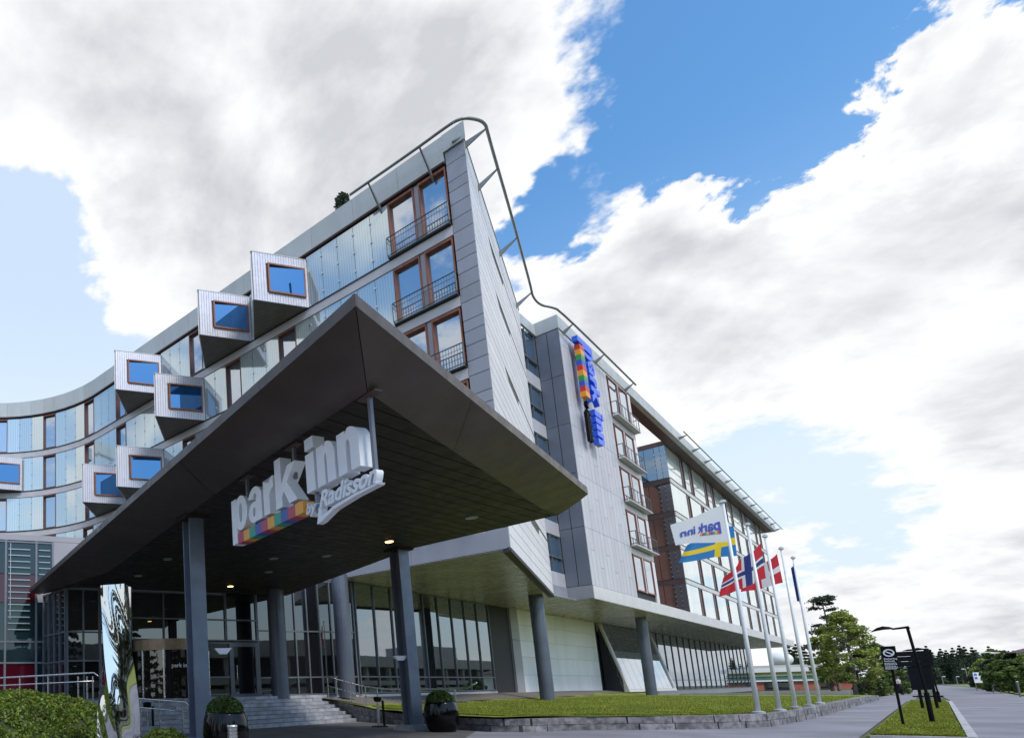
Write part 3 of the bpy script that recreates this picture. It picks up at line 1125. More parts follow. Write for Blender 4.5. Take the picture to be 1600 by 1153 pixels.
def fin(fn, a, o0, o1, z0, zt):
    mb = MB()
    w = .035
    f = []
    for da in (-w, w):
        f.append([fn(a + da, o0, z0), fn(a + da, o1, zt - .03), fn(a + da, o1, zt + .03), fn(a + da, o0, z0 + .34)])
    mb.add(f[0] + f[1], [(0, 1, 2, 3), (7, 6, 5, 4), (0, 4, 5, 1), (1, 5, 6, 2), (2, 6, 7, 3), (3, 7, 4, 0)])
    P(mb, 'rail_bracket', M_pipe)


for u in (4.35, 1.6):
    fin(Lp, u, -.05, 1.1, 26.2, 27.47)
fin(Ep, .25, .0, .88, 27.0, 27.47)
for x in (3.2, 9.6, 16.2):
    fin(Ep, x, 0, .97, 26.7, 27.47)
for t in (1.0, 8.0, 15.9):
    fin(Rp, t, .05, .70, 26.9, 27.47)
t = 35.0
while t < 102:
    fin(Rp, t, .06, .72, 27.2, 27.52); t += 6.05

# ---- underside of the overhang
POD = [Lp(30, -.02, 0)[:2], Lp(0, -.02, 0)[:2], tuple(E1), Rp(0, -1.0, 0)[:2], Rp(0, 0, 0)[:2], Rp(98.9, 0, 0)[:2], Rp(98.9, -6, 0)[:2], Rp(-20, -6, 0)[:2]]
sof = MB()
for poly in ([Lp(30, -.02, 0)[:2], Rp(-20.5, -8, 0)[:2], Rp(-20.5, -1, 0)[:2]], ):
    pass
TRI = [
    [tuple(COR), tuple(E1), Rp(-4.2, -5.7, 0)[:2], Rp(-20.5, -5.7, 0)[:2]],
    [Rp(-4.2, -.99, 0)[:2], Rp(0, -.99, 0)[:2], Rp(0, -5.7, 0)[:2], Rp(-4.2, -5.7, 0)[:2]],
    [Rp(.0, .03, 0)[:2], Rp(98.9, .03, 0)[:2], Rp(98.9, -5.7, 0)[:2], Rp(0, -5.7, 0)[:2]],
    [tuple(COR), Rp(-20.5, -5.7, 0)[:2], Lp(22, -14, 0)[:2], Lp(30, -.1, 0)[:2]],
]
for poly in TRI:
    if area(poly) < 0:
        poly = poly[::-1]
    for b in strips(poly, DR, .28, .02):
        sof.prism(b, 7.27, 7.305)
P(sof, 'overhang_soffit', M_sof, kind='stuff')
# fascia of the overhang under the left facade
us = [.0, 4.4, 8.8, 13.2, 17.6, 22, 26.4, 30]
for a, b in zip(us[:-1], us[1:]):
    q = MB(); pbox(q, Lp, a + (.13 if a == 0 else .006), b - .006, -.3, .06, 7.31, 8.19); P(q, 'podium_fascia_panel', M_clad)

# ---- ground floor of the wing
N5 = -5.3


def glass_bay(fn, a0, a1, n, b, z0, z1, trans_z, gl, mul=M_mull, name='window_wall', parent_mat=None):
    fr = MB(); w = .035
    for i in range(n + 1):
        a = a0 + (a1 - a0) * i / n
        pbox(fr, fn, a - w, a + w, b - .12, b + .06, z0, z1)
    zs = [z0] + trans_z + [z1]
    for zz in [z0 + .04] + trans_z + [z1 - .04]:
        for i in range(n):
            pbox(fr, fn, a0 + (a1 - a0) * i / n + w, a0 + (a1 - a0) * (i + 1) / n - w, b - .10, b + .05, zz - .035, zz + .035)
    o = P(fr, name, mul)
    for i in range(n):
        for za, zb in zip(zs[:-1], zs[1:]):
            pn = MB(); pbox(pn, fn, a0 + (a1 - a0) * i / n + w, a0 + (a1 - a0) * (i + 1) / n - w, b - .04, b - .015, za + .036, zb - .036)
            pn.build('pane', gl, o)
    return o


glass_bay(Rp, -20.4, -3.9, 9, N5, 1.25, 7.26, [2.15], G_dark)
q = MB(); pbox(q, Rp, -20.6, -3.9, N5 - .2, N5 + .12, .6, 1.22); P(q, 'sill_wall', M_pod)
q = MB(); pbox(q, Rp, -3.85, -.4, N5 - .2, N5 - .05, .7, 7.26); P(q, 'dark_pier', M_joint)
for za, zb in ((.9, 4.9), (4.93, 7.26)):
    q = MB(); pbox(q, Rp, -.38, 1.0, N5 - .2, N5 + .1, za, zb); P(q, 'pier_panel', M_pier)
q = MB(); pbox(q, Rp, -.4, 18.9, N5 - .15, N5 + .12, .6, 1.0); P(q, 'plinth', M_pier)
# pale wall of staggered panels
zrow = [1.01, 2.35, 3.7, 4.9, 6.1, 7.26]
for r in range(5):
    ts = [1.03]
    st = 2.2 + (r % 3) * .9
    while ts[-1] < 18.4:
        ts.append(min(18.5, ts[-1] + st)); st = [4.4, 3.3, 5.0][(r + len(ts)) % 3]
    for a, b in zip(ts[:-1], ts[1:]):
        q = MB(); pbox(q, Rp, a + .012, b - .012, N5 - .1, N5 + .05, zrow[r] + .012, zrow[r + 1] - .012); P(q, 'wall_panel', M_panel)
q = MB(); pbox(q, Rp, 1.0, 18.6, N5 - .2, N5 + .035, 1.0, 7.26); P(q, 'panel_backing', M_pier)
q = MB(); pbox(q, Rp, 18.62, 20.2, N5 - .2, N5 - .05, .8, 7.26); P(q, 'side_door', G_dark)
# leaning glazed front
NB, NTp = -3.6, -5.2


def Sl(t, w, h):      # h 0..1 up the slope, w outwards
    n = NB + (NTp - NB) * h
    return Rp(t, n + w, .85 + (7.22 - .85) * h)


fr = MB()
tA, tB = 19.6, 36.4


def slbox(mb, t0, t1, w0, w1, h0, h1):
    mb.box8([Sl(t0, w1, h0), Sl(t1, w1, h0), Sl(t1, w0, h0), Sl(t0, w0, h0), Sl(t0, w1, h1), Sl(t1, w1, h1), Sl(t1, w0, h1), Sl(t0, w0, h1)])


for t0, t1 in ((tA, tA + .5), (tB - .5, tB)):
    slbox(fr, t0, t1, -.3, .10, 0, 1)
slbox(fr, tA + .5, tB - .5, -.3, .10, 0, .035)
ob = P(fr, 'leaning_window_frame', M_pod)
npn = 8
for i in range(npn):
    a = tA + .5 + (tB - tA - 1.0) * i / npn; b = tA + .5 + (tB - tA - 1.0) * (i + 1) / npn
    for h0, h1 in ((.037, .6), (.607, 1)):
        q = MB(); slbox(q, a + .03, b - .03, -.06, -.02, h0, h1); q.build('pane', G_win if h0 < .1 else G_dark, ob)
q = MB(); slbox(q, tA + .5, tB - .5, -.2, -.10, .03, 1); q.build('backing', M_joint, ob)
q = MB()
q.prism([Rp(tA, NB - .3, 0)[:2], Rp(tA + .1, NB - .3, 0)[:2], Rp(tA + .1, N5, 0)[:2], Rp(tA, N5, 0)[:2]], .8, [1.9, 1.9, 7.2, 7.2]); P(q, 'leaning_side', M_joint)
glass_bay(Rp, 36.5, 98.6, 20, N5, .85, 7.26, [2.0], G_dark)
q = MB(); pbox(q, Rp, 36.4, 98.7, N5 - .2, N5 + .1, .2, .82); P(q, 'sill_wall', M_pier)
for t in (37, 80):
    pass

# ---- lobby glazing under the canopy
LA = np.array([-3.24, 28.35]); LB = np.array(Rp(-20.5, N5, 0)[:2])
DLO = (LB - LA) / np.linalg.norm(LB - LA); LLEN = np.linalg.norm(LB - LA)
NLO = np.array([DLO[1], -DLO[0]])
FZ = 1.25


def Op(x, o, z):
    p = LA + DLO * x + NLO * o
    return (p[0], p[1], z)


def lx(px, py=1050):
    q = atvert(px, py, LA, DLO)
    return float((q[:2] - LA).dot(DLO))


glass_bay(Op, .05, lx(156), 2, 0, FZ, 6.3, [3.0, 4.3], G_lobby)
glass_bay(Op, lx(156) + .04, lx(205), 1, 0, FZ, 6.3, [3.0, 4.3], G_lobby)
glass_bay(Op, lx(205) + .04, lx(355), 3, 0, 3.95, 6.3, [5.0], G_lobby)
glass_bay(Op, lx(325), lx(360), 1, 0.02, FZ, 3.9, [2.2], G_lobby)
xd0, xd1 = lx(361), lx(404)
glass_bay(Op, xd1 + .05, LLEN - .1, 8, 0, FZ, 7.2, [2.15, 4.5], G_lobby)
glass_bay(Op, lx(355) + .04, xd1, 1, 0, 3.95, 7.2, [5.0], G_lobby)
# the hinged door
fr = MB()
pbox(fr, Op, xd0, xd0 + .16, -.08, .06, FZ, 3.9); pbox(fr, Op, xd1 - .16, xd1, -.08, .06, FZ, 3.9)
pbox(fr, Op, xd0 + .16, xd1 - .16, -.08, .06, 3.68, 3.9); pbox(fr, Op, xd0 + .16, xd1 - .16, -.08, .06, FZ, FZ + .14)
dr = P(fr, 'entrance_door', M_mull)
q = MB(); pbox(q, Op, xd0 + .16, xd1 - .16, -.03, 0, FZ + .14, 3.68); q.build('pane', G_lobby, dr)
q = MB(); q.tube([Op(xd0 + .28, .05, 2.1), Op(xd0 + .28, .13, 2.1), Op(xd0 + .28, .13, 2.75), Op(xd0 + .28, .05, 2.75)], .025, 6); q.build('handle', M_steel, dr)
# revolving door: drum with bronze band, dark doorway and lettered glass leaf
rc = Op((lx(205) + lx(330)) / 2, -.5, 0); rr = (lx(330) - lx(205)) / 2 - .05
q = MB(); n = 20
arc = [(rc[0] + rr * math.cos(a), rc[1] + rr * math.sin(a)) for a in np.linspace(math.radians(180), math.radians(380), n)]
q.prism(arc, 3.42, 3.92)
drum = P(q, 'revolving_door', mat('bronze_band', (.30, .22, .15), .35, .6, .15, 2))
q = MB(); q.prism([(rc[0] + (rr - .06) * math.cos(a), rc[1] + (rr - .06) * math.sin(a)) for a in np.linspace(math.radians(180), math.radians(380), n)], FZ, 3.42); q.build('doorway', glass('door_glass', (.018, .012, .011), .07), drum)
q = MB()
for a in (192, 232, 262, 300, 345):
    x, y = rc[0] + (rr - .02) * math.cos(math.radians(a)), rc[1] + (rr - .02) * math.sin(math.radians(a))
    q.tube([(x, y, FZ), (x, y, 3.42)], .04, 6)
q.build('door_post', M_steel, drum)


def door_txt(v):
    out = np.empty_like(v)
    for i, (x, y, zz) in enumerate(v):
        a = math.radians(272) + x / rr
        r = rr + .02 + zz
        out[i] = (rc[0] + r * math.cos(a), rc[1] + r * math.sin(a), 2.62 + y)
    return out


place_text('park inn', door_txt, .26, .006, M_sign, 'door_lettering', drum, .004)
# glass box beside the block
BL0 = np.array([-4.55, 30.35])


def Bp(x, o, z):
    d = BL0 - LA; L = np.linalg.norm(d); d = d / L; nn = np.array([-d[1], d[0]])
    if nn[0] > 0:
        nn = -nn
    p = LA + d * x + nn * o
    return (p[0], p[1], z)


BLL = float(np.linalg.norm(BL0 - LA))
glass_bay(Bp, .05, BLL, 4, 0, FZ - .3, 6.3, [3.0, 4.3], G_lobby)
# lobby body behind
P(MB().prism([tuple(LA + np.array([.1, .25])), tuple(BL0 + np.array([.3, .2])), (-2, 40), Lp(20, -8, 0)[:2], Op(LLEN - .1, -3, 0)[:2], Op(LLEN - .1, -.3, 0)[:2]][::-1], 0, 7.25), 'lobby_core', M_joint)

# ---- the three-storey glazed block on the left
KD = np.array([.956, .292]); KN_ = np.array([.292, -.956])
K0 = BL0 + KD * -.35


def Kp(x, o, z):
    p = K0 + KD * x + KN_ * o
    return (p[0], p[1], z)


P(MB().prism([Kp(-13, -.25, 0)[:2], Kp(4.0, -.25, 0)[:2], (2.0, 42), (-12, 52), (-24, 46)], 0, 9.1), 'left_block', M_core)
q = MB(); pbox(q, Kp, -13, 4.05, -.2, .05, 8.98, 9.26); P(q, 'block_fascia', M_blk)
q = MB(); pbox(q, Kp, .82, 4.05, -.2, .04, 6.2, 8.97); P(q, 'block_wall_panel', M_blk)
q = MB(); pbox(q, Kp, -.05, .80, -.2, .03, 5.95, 6.55); P(q, 'block_wall_panel', M_blk)
fr = MB()
ms = [-8.0, -6.2, -4.6, -3.05, -1.48, -.02, .78]
for a in ms:
    pbox(fr, Kp, a - .05, a + .05, -.1, .06, .6, 8.97)
for zz in (8.9, 4.05, 5.0 if False else 3.05, .7):
    pbox(fr, Kp, -8, .78, -.08, .045, zz - .04, zz + .04)
pbox(fr, Kp, .0, .78, -.08, .048, 6.58, 6.66)
bw = P(fr, 'curtain_wall', M_mull)
G_blk = glass('block_glass', (.008, .022, .03), .02, (.8, .95, 1.0))
G_red = glass('red_blind_glass', (.06, .004, .012), .02, (.8, .9, 1.0))
for a, b in zip(ms[:-1], ms[1:]):
    for za, zb in ((.74, 3.01), (3.09, 4.01), (4.09, 5.9), (5.93, 7.3), (7.33, 8.86)):
        if a >= -.1 and za > 5.9:
            if za < 7:
                za, zb = 6.67, 7.3
        q = MB(); pbox(q, Kp, a + .055, b - .055, -.05, -.02, za, zb)
        q.build('pane', G_red if (a < -.5 and (5.9 < za < 7.4 or za < 1)) and (za < 7.2) else G_blk, bw)
# sun blades in front of the glass
sl = MB()
for a, b in zip(ms[:-1], ms[1:]):
    zz = 4.6
    while zz < 8.7:
        if not (a >= -.1 and zz < 6.8):
            pbox(sl, Kp, a + .12, b - (.12 if a >= -.1 else .30), .02, .07, zz, zz + .045)
        zz += .30
P(sl, 'sun_blades', mat('blade_metal', (.33, .42, .43), .35, .4))
q = MB()
for a in ms[:-2]:
    q.tube([Kp(a + .22, .10, 5.1), Kp(a + .22, .10, 8.8)], .022, 5)
P(q, 'blade_rods', M_steel)

# ---- round columns under the overhang
for (x, y), zb in (((8.22, 38.31 - 6.0), 1.0),):
    pass
cols_pos = [tuple(atY(434, 1000, 30.3)), tuple(atY(537, 1000, 31.9)), (25.6, 40.35, 0), Rp(18.0, -1.62, 0)]
for i, p in enumerate(cols_pos):
    zb = 1.1 if i < 2 else .45
    q = MB(); q.lathe([(.40, zb), (.40, 7.26)], (p[0], p[1], 0), 20)
    P(q, 'round_column', M_colShade, smooth=False)

# ---- little shrub on the roof edge
rp = np.array(Lp(6.9, -.6, 28.0))
rsh = thing('roof_shrub', 'small dark shrub showing above the roof edge beside the left rail', 'shrub', rp)
n = 420
c = rand_unit(n) * rng.uniform(.2, 1, n)[:, None] ** .5 * np.array([.42, .42, .6]) + rp + np.array([0, 0, .95])
u, v = leaf_axes(n, .09)
quads_mesh('foliage', c, u, v, M_pine, rsh, None, tuple(rp))
MB().tube([rp + np.array([0, 0, -.4]), rp + np.array([0, 0, .9])], [.06, .03], 6).build('trunk', M_bark, rsh)

# ================================================================== CANOPY
SZ = 6.3
TZ = 6.75
T_ = atz(556, 478, TZ)[:2]
A_ = atz(919, 772, 6.58); B_ = np.array(Kp(-.3, .10, 6.55))
I_ = (3.95, 10.02); r1 = (6.23, 12.28); r3 = (11.35, 17.2); A2 = (12.33, 17.92)
bk = (9.79, 21.84); bk2 = (4.2, 30.8)
l1, l2, l3 = (3.07, 12.27), (2.46, 13.96), (-1.16, 25.01)
CAN = thing('entrance_canopy', 'dark brown metal entrance canopy with a sharp upswept point on steel columns', 'canopy', (T_[0], T_[1], 0))
Cc = lambda mb, name, m, **k: mb.build(name, m, CAN, **k)
LOB1 = Op(.3, .15, 0)[:2]; LOB2 = Op(11.5, .2, 0)[:2]
SOFFIT = [I_, r1, r3, A2, bk, LOB2, LOB1, (B_[0] + .5, B_[1]), l3, l2, l1]
BD = (math.sin(math.radians(56.5)), math.cos(math.radians(56.5)))
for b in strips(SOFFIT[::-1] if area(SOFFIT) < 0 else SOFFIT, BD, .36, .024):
    Cc(MB().prism(b, SZ, SZ + .05), 'soffit_board', M_canShade)
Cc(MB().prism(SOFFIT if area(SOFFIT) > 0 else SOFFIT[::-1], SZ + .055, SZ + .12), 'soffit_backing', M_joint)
# bevelled undersides rising to the thin edge
T3 = np.array([T_[0], T_[1], TZ]); A3 = np.array(A_); B3 = np.array([B_[0], B_[1], 6.45])
A3[2] = 6.58


def lerp(a, b, t):
    return np.array(a) * (1 - t) + np.array(b) * t


def up(p):
    return np.array([p[0], p[1], SZ])


def facet(quad, name='bevel_panel', m=M_can):
    mb = MB()
    q = [Vector([float(c) for c in p]) for p in quad]
    nm = (q[1] - q[0]).cross(q[2] - q[0])
    quad = quad if nm.z < 0 else quad[::-1]
    mb.slab(quad, .03)
    return Cc(mb, name, m)


def shrink(quad, d=.012):
    c = sum(np.array(p) for p in quad) / len(quad)
    return [np.array(p) + (c - np.array(p)) / max(1e-6, np.linalg.norm(c - np.array(p))) * d for p in quad]


def poly_at(pts, f):
    pts = [np.array(p) for p in pts]
    L = [0]
    for p, q in zip(pts[:-1], pts[1:]):
        L.append(L[-1] + np.linalg.norm(q - p))
    L = np.array(L) / L[-1]
    return np.array([np.interp(f, L, [p[i] for p in pts]) for i in range(3)])


def bevel(o0, o1, inner, breaks, name='bevel_panel', sm=None):
    for f0, f1 in zip(breaks[:-1], breaks[1:]):
        nu, nv = 10, 6
        vs = []
        for j in range(nv + 1):
            for i in range(nu + 1):
                f = f0 + .0006 + (f1 - f0 - .0012) * i / nu
                po = lerp(o0, o1, f); pi_ = poly_at(inner, f)
                w = j / nv
                p = po * (1 - w) + pi_ * w
                p[2] -= .07 * math.sin(math.pi * w) * (po[2] - SZ)
                vs.append(p)
        top = [v + np.array([0, 0, .03]) for v in vs]
        n1 = nu + 1
        fs = [(j * n1 + i, j * n1 + i + 1, (j + 1) * n1 + i + 1, (j + 1) * n1 + i) for j in range(nv) for i in range(nu)]
        v0, v1, v2 = vs[0], vs[1], vs[n1]
        if np.cross(v1 - v0, v2 - v0)[2] > 0:
            fs = [f[::-1] for f in fs]
        k = len(vs)
        fs2 = [tuple(k + i for i in f[::-1]) for f in fs]
        Cc(MB().add(vs + top, fs + fs2), name, M_can, smooth=True)


bevel(T3, A3, [up(I_), up(r1), up(r3), up(A2)], [0, .34, .80, 1.0])
bevel(T3, B3, [up(I_), up(l1), up(l2), up(l3), np.array([B3[0] + .4, B3[1], SZ])], [0, .26, .52, .78, 1.0])


def edge(a, b, n, name='edge_panel'):
    for i in range(n):
        p, q = lerp(a, b, i / n), lerp(a, b, (i + 1) / n)
        d = (q - p)[:2]; d = d / np.linalg.norm(d)
        nn = np.array([d[1], -d[0]])
        cc = np.array([4.0, 20.0])
        if nn.dot(cc - p[:2]) > 0:
            nn = -nn
        g_ = .006
        p2, q2 = p[:2] + d * g_, q[:2] - d * g_
        w = .05
        quad = [tuple(p2), tuple(q2), tuple(q2 - nn * w), tuple(p2 - nn * w)]
        zz = [p[2], q[2], q[2], p[2]]
        if area(quad) < 0:
            quad = quad[::-1]; zz = [p[2], p[2], q[2], q[2]]; zz = zz[::-1] if False else [p[2], q[2], q[2], p[2]][::-1]
        Cc(MB().prism(quad, [a_ - .0 for a_ in zz], [a_ + .20 for a_ in zz]), name, M_canE)


edge(T3, A3, 4)
edge(T3, B3, 9)
edge(A3, up(A2) + np.array([0, 0, .05]), 1)
edge(up(A2), up(bk), 2)
edge(up(bk), np.array([bk2[0] + 1.0, bk2[1] - 1.6, SZ]), 4)
mb = MB()
hub = np.array([4.5, 20.0, 7.15])
ring = [(T3, .09), (A3, .09), (up(A2), .24), (up(bk), .24), (np.array([LOB2[0], LOB2[1], SZ]), .4), (np.array([LOB1[0], LOB1[1], SZ]), .4), (B3, .12)]
rv = [lerp(p, hub, .012) * np.array([1, 1, 0]) + np.array([0, 0, p[2] + h]) for p, h in ring]
rv2 = [p + np.array([0, 0, .10]) for p in rv]
n = len(rv)
mb.add(rv + rv2 + [hub, hub + np.array([0, 0, .12])], [(i, (i + 1) % n, 2 * n) for i in range(n)] + [(n + (i + 1) % n, n + i, 2 * n + 1) for i in range(n)] + [(i, n + i, n + (i + 1) % n, (i + 1) % n) for i in range(n)])
Cc(mb, 'roof_deck', M_canE)
# I-section columns on stone plinths
cl = atvert(318, 1000, (1.8, 17.4), (1, 0)); 


def icol(px, depth, ang, plinth=.2):
    c = atY(px, 1060, depth)[:2]
    a = math.radians(ang)
    ca, sa = math.cos(a), math.sin(a)

    def R2(x, y):
        return (c[0] + x * ca - y * sa, c[1] + x * sa + y * ca)
    q = MB()
    W_, D_, t = .44, .46, .05
    for x0, x1, y0, y1 in ((-W_ / 2, W_ / 2, -D_ / 2, -D_ / 2 + t), (-W_ / 2, W_ / 2, D_ / 2 - t, D_ / 2), (-.035, .035, -D_ / 2 + t, D_ / 2 - t)):
        q.prism([R2(x0, y0), R2(x1, y0), R2(x1, y1), R2(x0, y1)], plinth, SZ - .03)
    o = Cc(q, 'steel_column', M_col)
    q = MB(); q.prism([R2(-.36, -.34), R2(.36, -.34), R2(.36, .34), R2(-.36, .34)], SZ - .075, SZ - .002); q.build('head_plate', M_canShade, o)
    for i, (w, z0, z1) in enumerate(((.46, 0, plinth * .5), (.40, plinth * .5, plinth))):
        q = MB(); q.prism([R2(-w, -w), R2(w, -w), R2(w, w), R2(-w, w)], z0, z1); q.build('plinth_stone', M_stone, o)
    return c, R2


c1, R1 = icol(310, 17.4, 20)
c2, R2_ = icol(640, 22.0, 20)
# small winged uplighters on the columns
for px, py, d in ((347, 1016, 17.35), (624, 1027, 21.9)):
    p = atY(px, py, d)
    q = MB()
    q.add([p + np.array(v) for v in ((-.22, -.1, .06), (.26, -.1, .06), (.26, .1, .06), (-.22, .1, .06), (-.08, -.07, -.10), (.12, -.07, -.10), (.12, .07, -.10), (-.08, .07, -.10))],
          [(0, 1, 2, 3), (7, 6, 5, 4), (0, 4, 5, 1), (1, 5, 6, 2), (2, 6, 7, 3), (3, 7, 4, 0)])
    Cc(q, 'uplighter', M_sign)
# downlights
E_warm = emit('lit_lamp', (1.0, .62, .18), 7.0)
M_lampoff = mat('lamp_glass_unlit', (.35, .33, .31), .3)
for px, py, lit in ((608, 845, 1), (360, 915, 1), (302, 944, 1), (737, 808, 0), (510, 868, 0), (428, 872, 0), (262, 873, 0), (216, 899, 0), (420, 893, 0), (276, 945, 0), (233, 941, 0)):
    p = atz(px, py, SZ)
    q = MB(); q.lathe([(.17, -.025), (.17, .004)], (p[0], p[1], SZ), 16)
    o = Cc(q, 'ceiling_light', M_lampoff)
    if lit:
        q = MB(); q.lathe([(.125, -.034), (.125, -.026)], (p[0], p[1], SZ), 14); q.build('lit_lens', E_warm, o)

# ================================================================== HANGING SIGN under the canopy
H0 = np.array([4.06, 10.02]); HD = np.array([-.335, .942]); HN = np.array([-.942, -.335])
SG = thing('hanging_sign', 'white three dimensional park inn sign with rainbow bar hanging under the canopy', 'hotel sign', (H0[0], H0[1], 4.5))
S_T = .27


def Sp(s, o, z):
    p = H0 + HD * s + HN * o
    return (p[0], p[1], z)


def sgn(x0, o=0.0):
    def fn(v):
        out = np.empty_like(v)
        for i, (x, y, zz) in enumerate(v):
            out[i] = Sp(x0 - x, zz + o, y)
        return out
    return fn


base, xh, asc, desc = 5.10, 5.88, 6.14, 4.80
letters = [('p', 4.92, 4.20, desc, xh), ('a', 4.13, 3.55, base - .01, xh), ('r', 3.46, 3.06, base, xh), ('k', 2.98, 2.22, base, asc + .02), ('ı', 1.86, 1.60, base, xh), ('n', 1.52, .98, base, xh), ('n', .90, .32, base, xh)]


def arc(cx, cy, rx, ry, a0, a1, n=12):
    return [(cx + rx * math.cos(math.radians(a0 + (a1 - a0) * k / n)), cy + ry * math.sin(math.radians(a0 + (a1 - a0) * k / n))) for k in range(n + 1)]


def solid(mb, fn, poly, d0, d1):
    n = len(poly)
    if area(poly) < 0:
        poly = poly[::-1]
    f = [fn(x, y, d1) for x, y in poly]; b = [fn(x, y, d0) for x, y in poly]
    mb.add(f + b, [tuple(range(n)), tuple(range(n, 2 * n))[::-1]] + [(i, n + i, n + (i + 1) % n, (i + 1) % n) for i in range(n)])


def ringsolid(mb, fn, out, inn, d0, d1, closed=True):
    n = len(out)
    vs = [fn(x, y, d1) for x, y in out] + [fn(x, y, d1) for x, y in inn] + [fn(x, y, d0) for x, y in out] + [fn(x, y, d0) for x, y in inn]
    fs = []
    for i in range(n if closed else n - 1):
        j = (i + 1) % n
        fs += [(i, j, n + j, n + i), (2 * n + j, 2 * n + i, 3 * n + i, 3 * n + j), (j, i, 2 * n + i, 2 * n + j), (n + i, n + j, 3 * n + j, 3 * n + i)]
    if not closed:
        fs += [(0, n, 3 * n, 2 * n), (n - 1, 2 * n - 1, 4 * n - 1, 3 * n - 1)][::1]
    mb.add(vs, fs)


def glyph(ch, fn, x0, x1, y0, y1, d0, d1, stem):
    """fn(x, y, depth) -> world; heavy rounded sans letters drawn as outlines"""
    w, h = x1 - x0, y1 - y0
    t = stem
    X = lambda u: x0 + u
    mb = MB()
    k = min(.34 * h, w * .5)
    if ch == 'n':
        out = [(x0, y0), (x0 + t, y0), (x0 + t, y0 + .58 * h)] + arc((x0 + x1) / 2, y0 + .58 * h, w / 2 - t, .17 * h, 180, 0)[1:-1] + [(x1 - t, y0 + .58 * h), (x1 - t, y0), (x1, y0), (x1, y0 + .62 * h)] + arc(x1 - w * .42, y0 + .62 * h, w * .42, .40 * h, 0, 100, 10)[1:] + [(x0 + t, y0 + .90 * h), (x0 + t - .01, y0 + .985 * h), (x0, y0 + .985 * h)]
        solid(mb, fn, out, d0, d1)
    elif ch == 'r':
        out = [(x0, y0), (x0 + t, y0), (x0 + t, y0 + .45 * h)] + arc(x1, y0 + .45 * h, w - t, .24 * h, 180, 95, 8)[1:] + [(x1, y0 + .69 * h), (x1, y0 + 1.01 * h)] + arc(x1, y0 + .68 * h, w * .55, .33 * h, 95, 150, 6)[1:] + [(x0 + t, y0 + .86 * h), (x0 + t - .01, y0 + .985 * h), (x0, y0 + .985 * h)]
        solid(mb, fn, out, d0, d1)
    elif ch == 'k':
        a = y0 + .76 * h      # x height inside the ascender box
        out = [(x0, y0), (x0 + t, y0), (x0 + t, y0 + .20 * h), (x0 + t + .10 * w, y0 + .29 * h), (x1 - t * 1.15, y0), (x1 + .03 * w, y0), (x0 + t + .26 * w, y0 + .44 * h), (x1, a), (x1 - t * 1.2, a), (x0 + t, y0 + .46 * h), (x0 + t, y1), (x0, y1)]
        solid(mb, fn, out, d0, d1)
    elif ch == 'p':           # y0 descender, bowl height = upper 74 %
        solid(mb, fn, [(x0, y0), (x0 + t, y0), (x0 + t, y1 - .012 * h), (x0, y1 - .012 * h)], d0, d1)
        bh = .74 * h
        cx, cy = x0 + t * .55 + (w - t * .55) / 2, y1 - bh / 2
        out = arc(cx, cy, (w - t * .55) / 2, bh / 2 * 1.02, 0, 350, 35); inn = arc(cx, cy, (w - t * .55) / 2 - t * .95, bh / 2 - t * .72, 0, 350, 35)
        ringsolid(mb, fn, out, inn, d0 + .004, d1 - .004)
    elif ch == 'a':
        solid(mb, fn, [(x1 - t, y0), (x1, y0), (x1, y0 + .66 * h), (x1 - t, y0 + .66 * h)], d0, d1)
        rx = (w - t * .4) / 2
        cx, cy = x0 + rx, y0 + .29 * h
        out = arc(cx, cy, rx, .30 * h, 0, 350, 35); inn = arc(cx, cy, max(.1 * w, rx - t * .85), .13 * h, 0, 350, 35)
        ringsolid(mb, fn, out, inn, d0 + .004, d1 - .004)
        cx = (x0 + x1) / 2
        out = arc(cx, y0 + .64 * h, w / 2, .37 * h, -4, 168, 16); inn = arc(cx, y0 + .64 * h, w / 2 - t * .9, .37 * h - t * .62, -4, 168, 16)
        ringsolid(mb, fn, out, inn, d0 + .007, d1 - .007, closed=False)
    return mb


def S_fn(x, y, d):
    return Sp(-x, d, y)


for ch, s0, s1, zb, zt in letters:
    if ch == 'ı':
        o = MB(); pbox(o, Sp, 1.60, 1.87, -S_T / 2, S_T / 2, zb, zt - .02); o.build('letter', M_sign, SG)
        o = MB(); pbox(o, Sp, 1.60, 1.87, -S_T / 2, S_T / 2, zt + .06, zt + .29); o.build('letter_dot', M_sign, SG)
        continue
    glyph(ch, S_fn, -s0, -s1, zb, zt, -S_T / 2, S_T / 2, .235).build('letter', M_sign, SG)
RB = [(.46, .05, .10), (.80, .36, .04), (.03, .33, .22), (.06, .09, .36)]
M_rb = [mat('bar_' + n, c, .4) for n, c in zip(('red', 'amber', 'green', 'blue'), RB)]
seq = [0, 1, 2, 3, 0, 1, 2, 3, 0, 1]
for i, k in enumerate(seq):
    a = 4.66 - 2.62 * i / 10; b = 4.66 - 2.62 * (i + 1) / 10
    q = MB(); pbox(q, Sp, b, a, -S_T / 2, S_T / 2, 4.78, 5.02); q.build('rainbow_block', M_rb[k], SG)
place_text('by', sgn(2.05), .4, .14, M_sign, 'small_lettering', SG, .006, .25, (0, .34, 4.66, 4.95))
place_text('Radisson', sgn(1.62), .5, .14, M_sign, 'script_lettering', SG, .014, .35, (0, 1.6, 4.72, 5.05))
q = MB()
sw = [(1.72, 4.46), (1.60, 4.47), (1.2, 4.60), (.6, 4.66), (.02, 4.68), (.0, 4.71), (.6, 4.71), (1.2, 4.66), (1.58, 4.56), (1.56, 4.74), (1.64, 4.76), (1.70, 4.5)]
f = [Sp(s, .07, z) for s, z in sw]; b = [Sp(s, -.07, z) for s, z in sw]
n = len(sw)
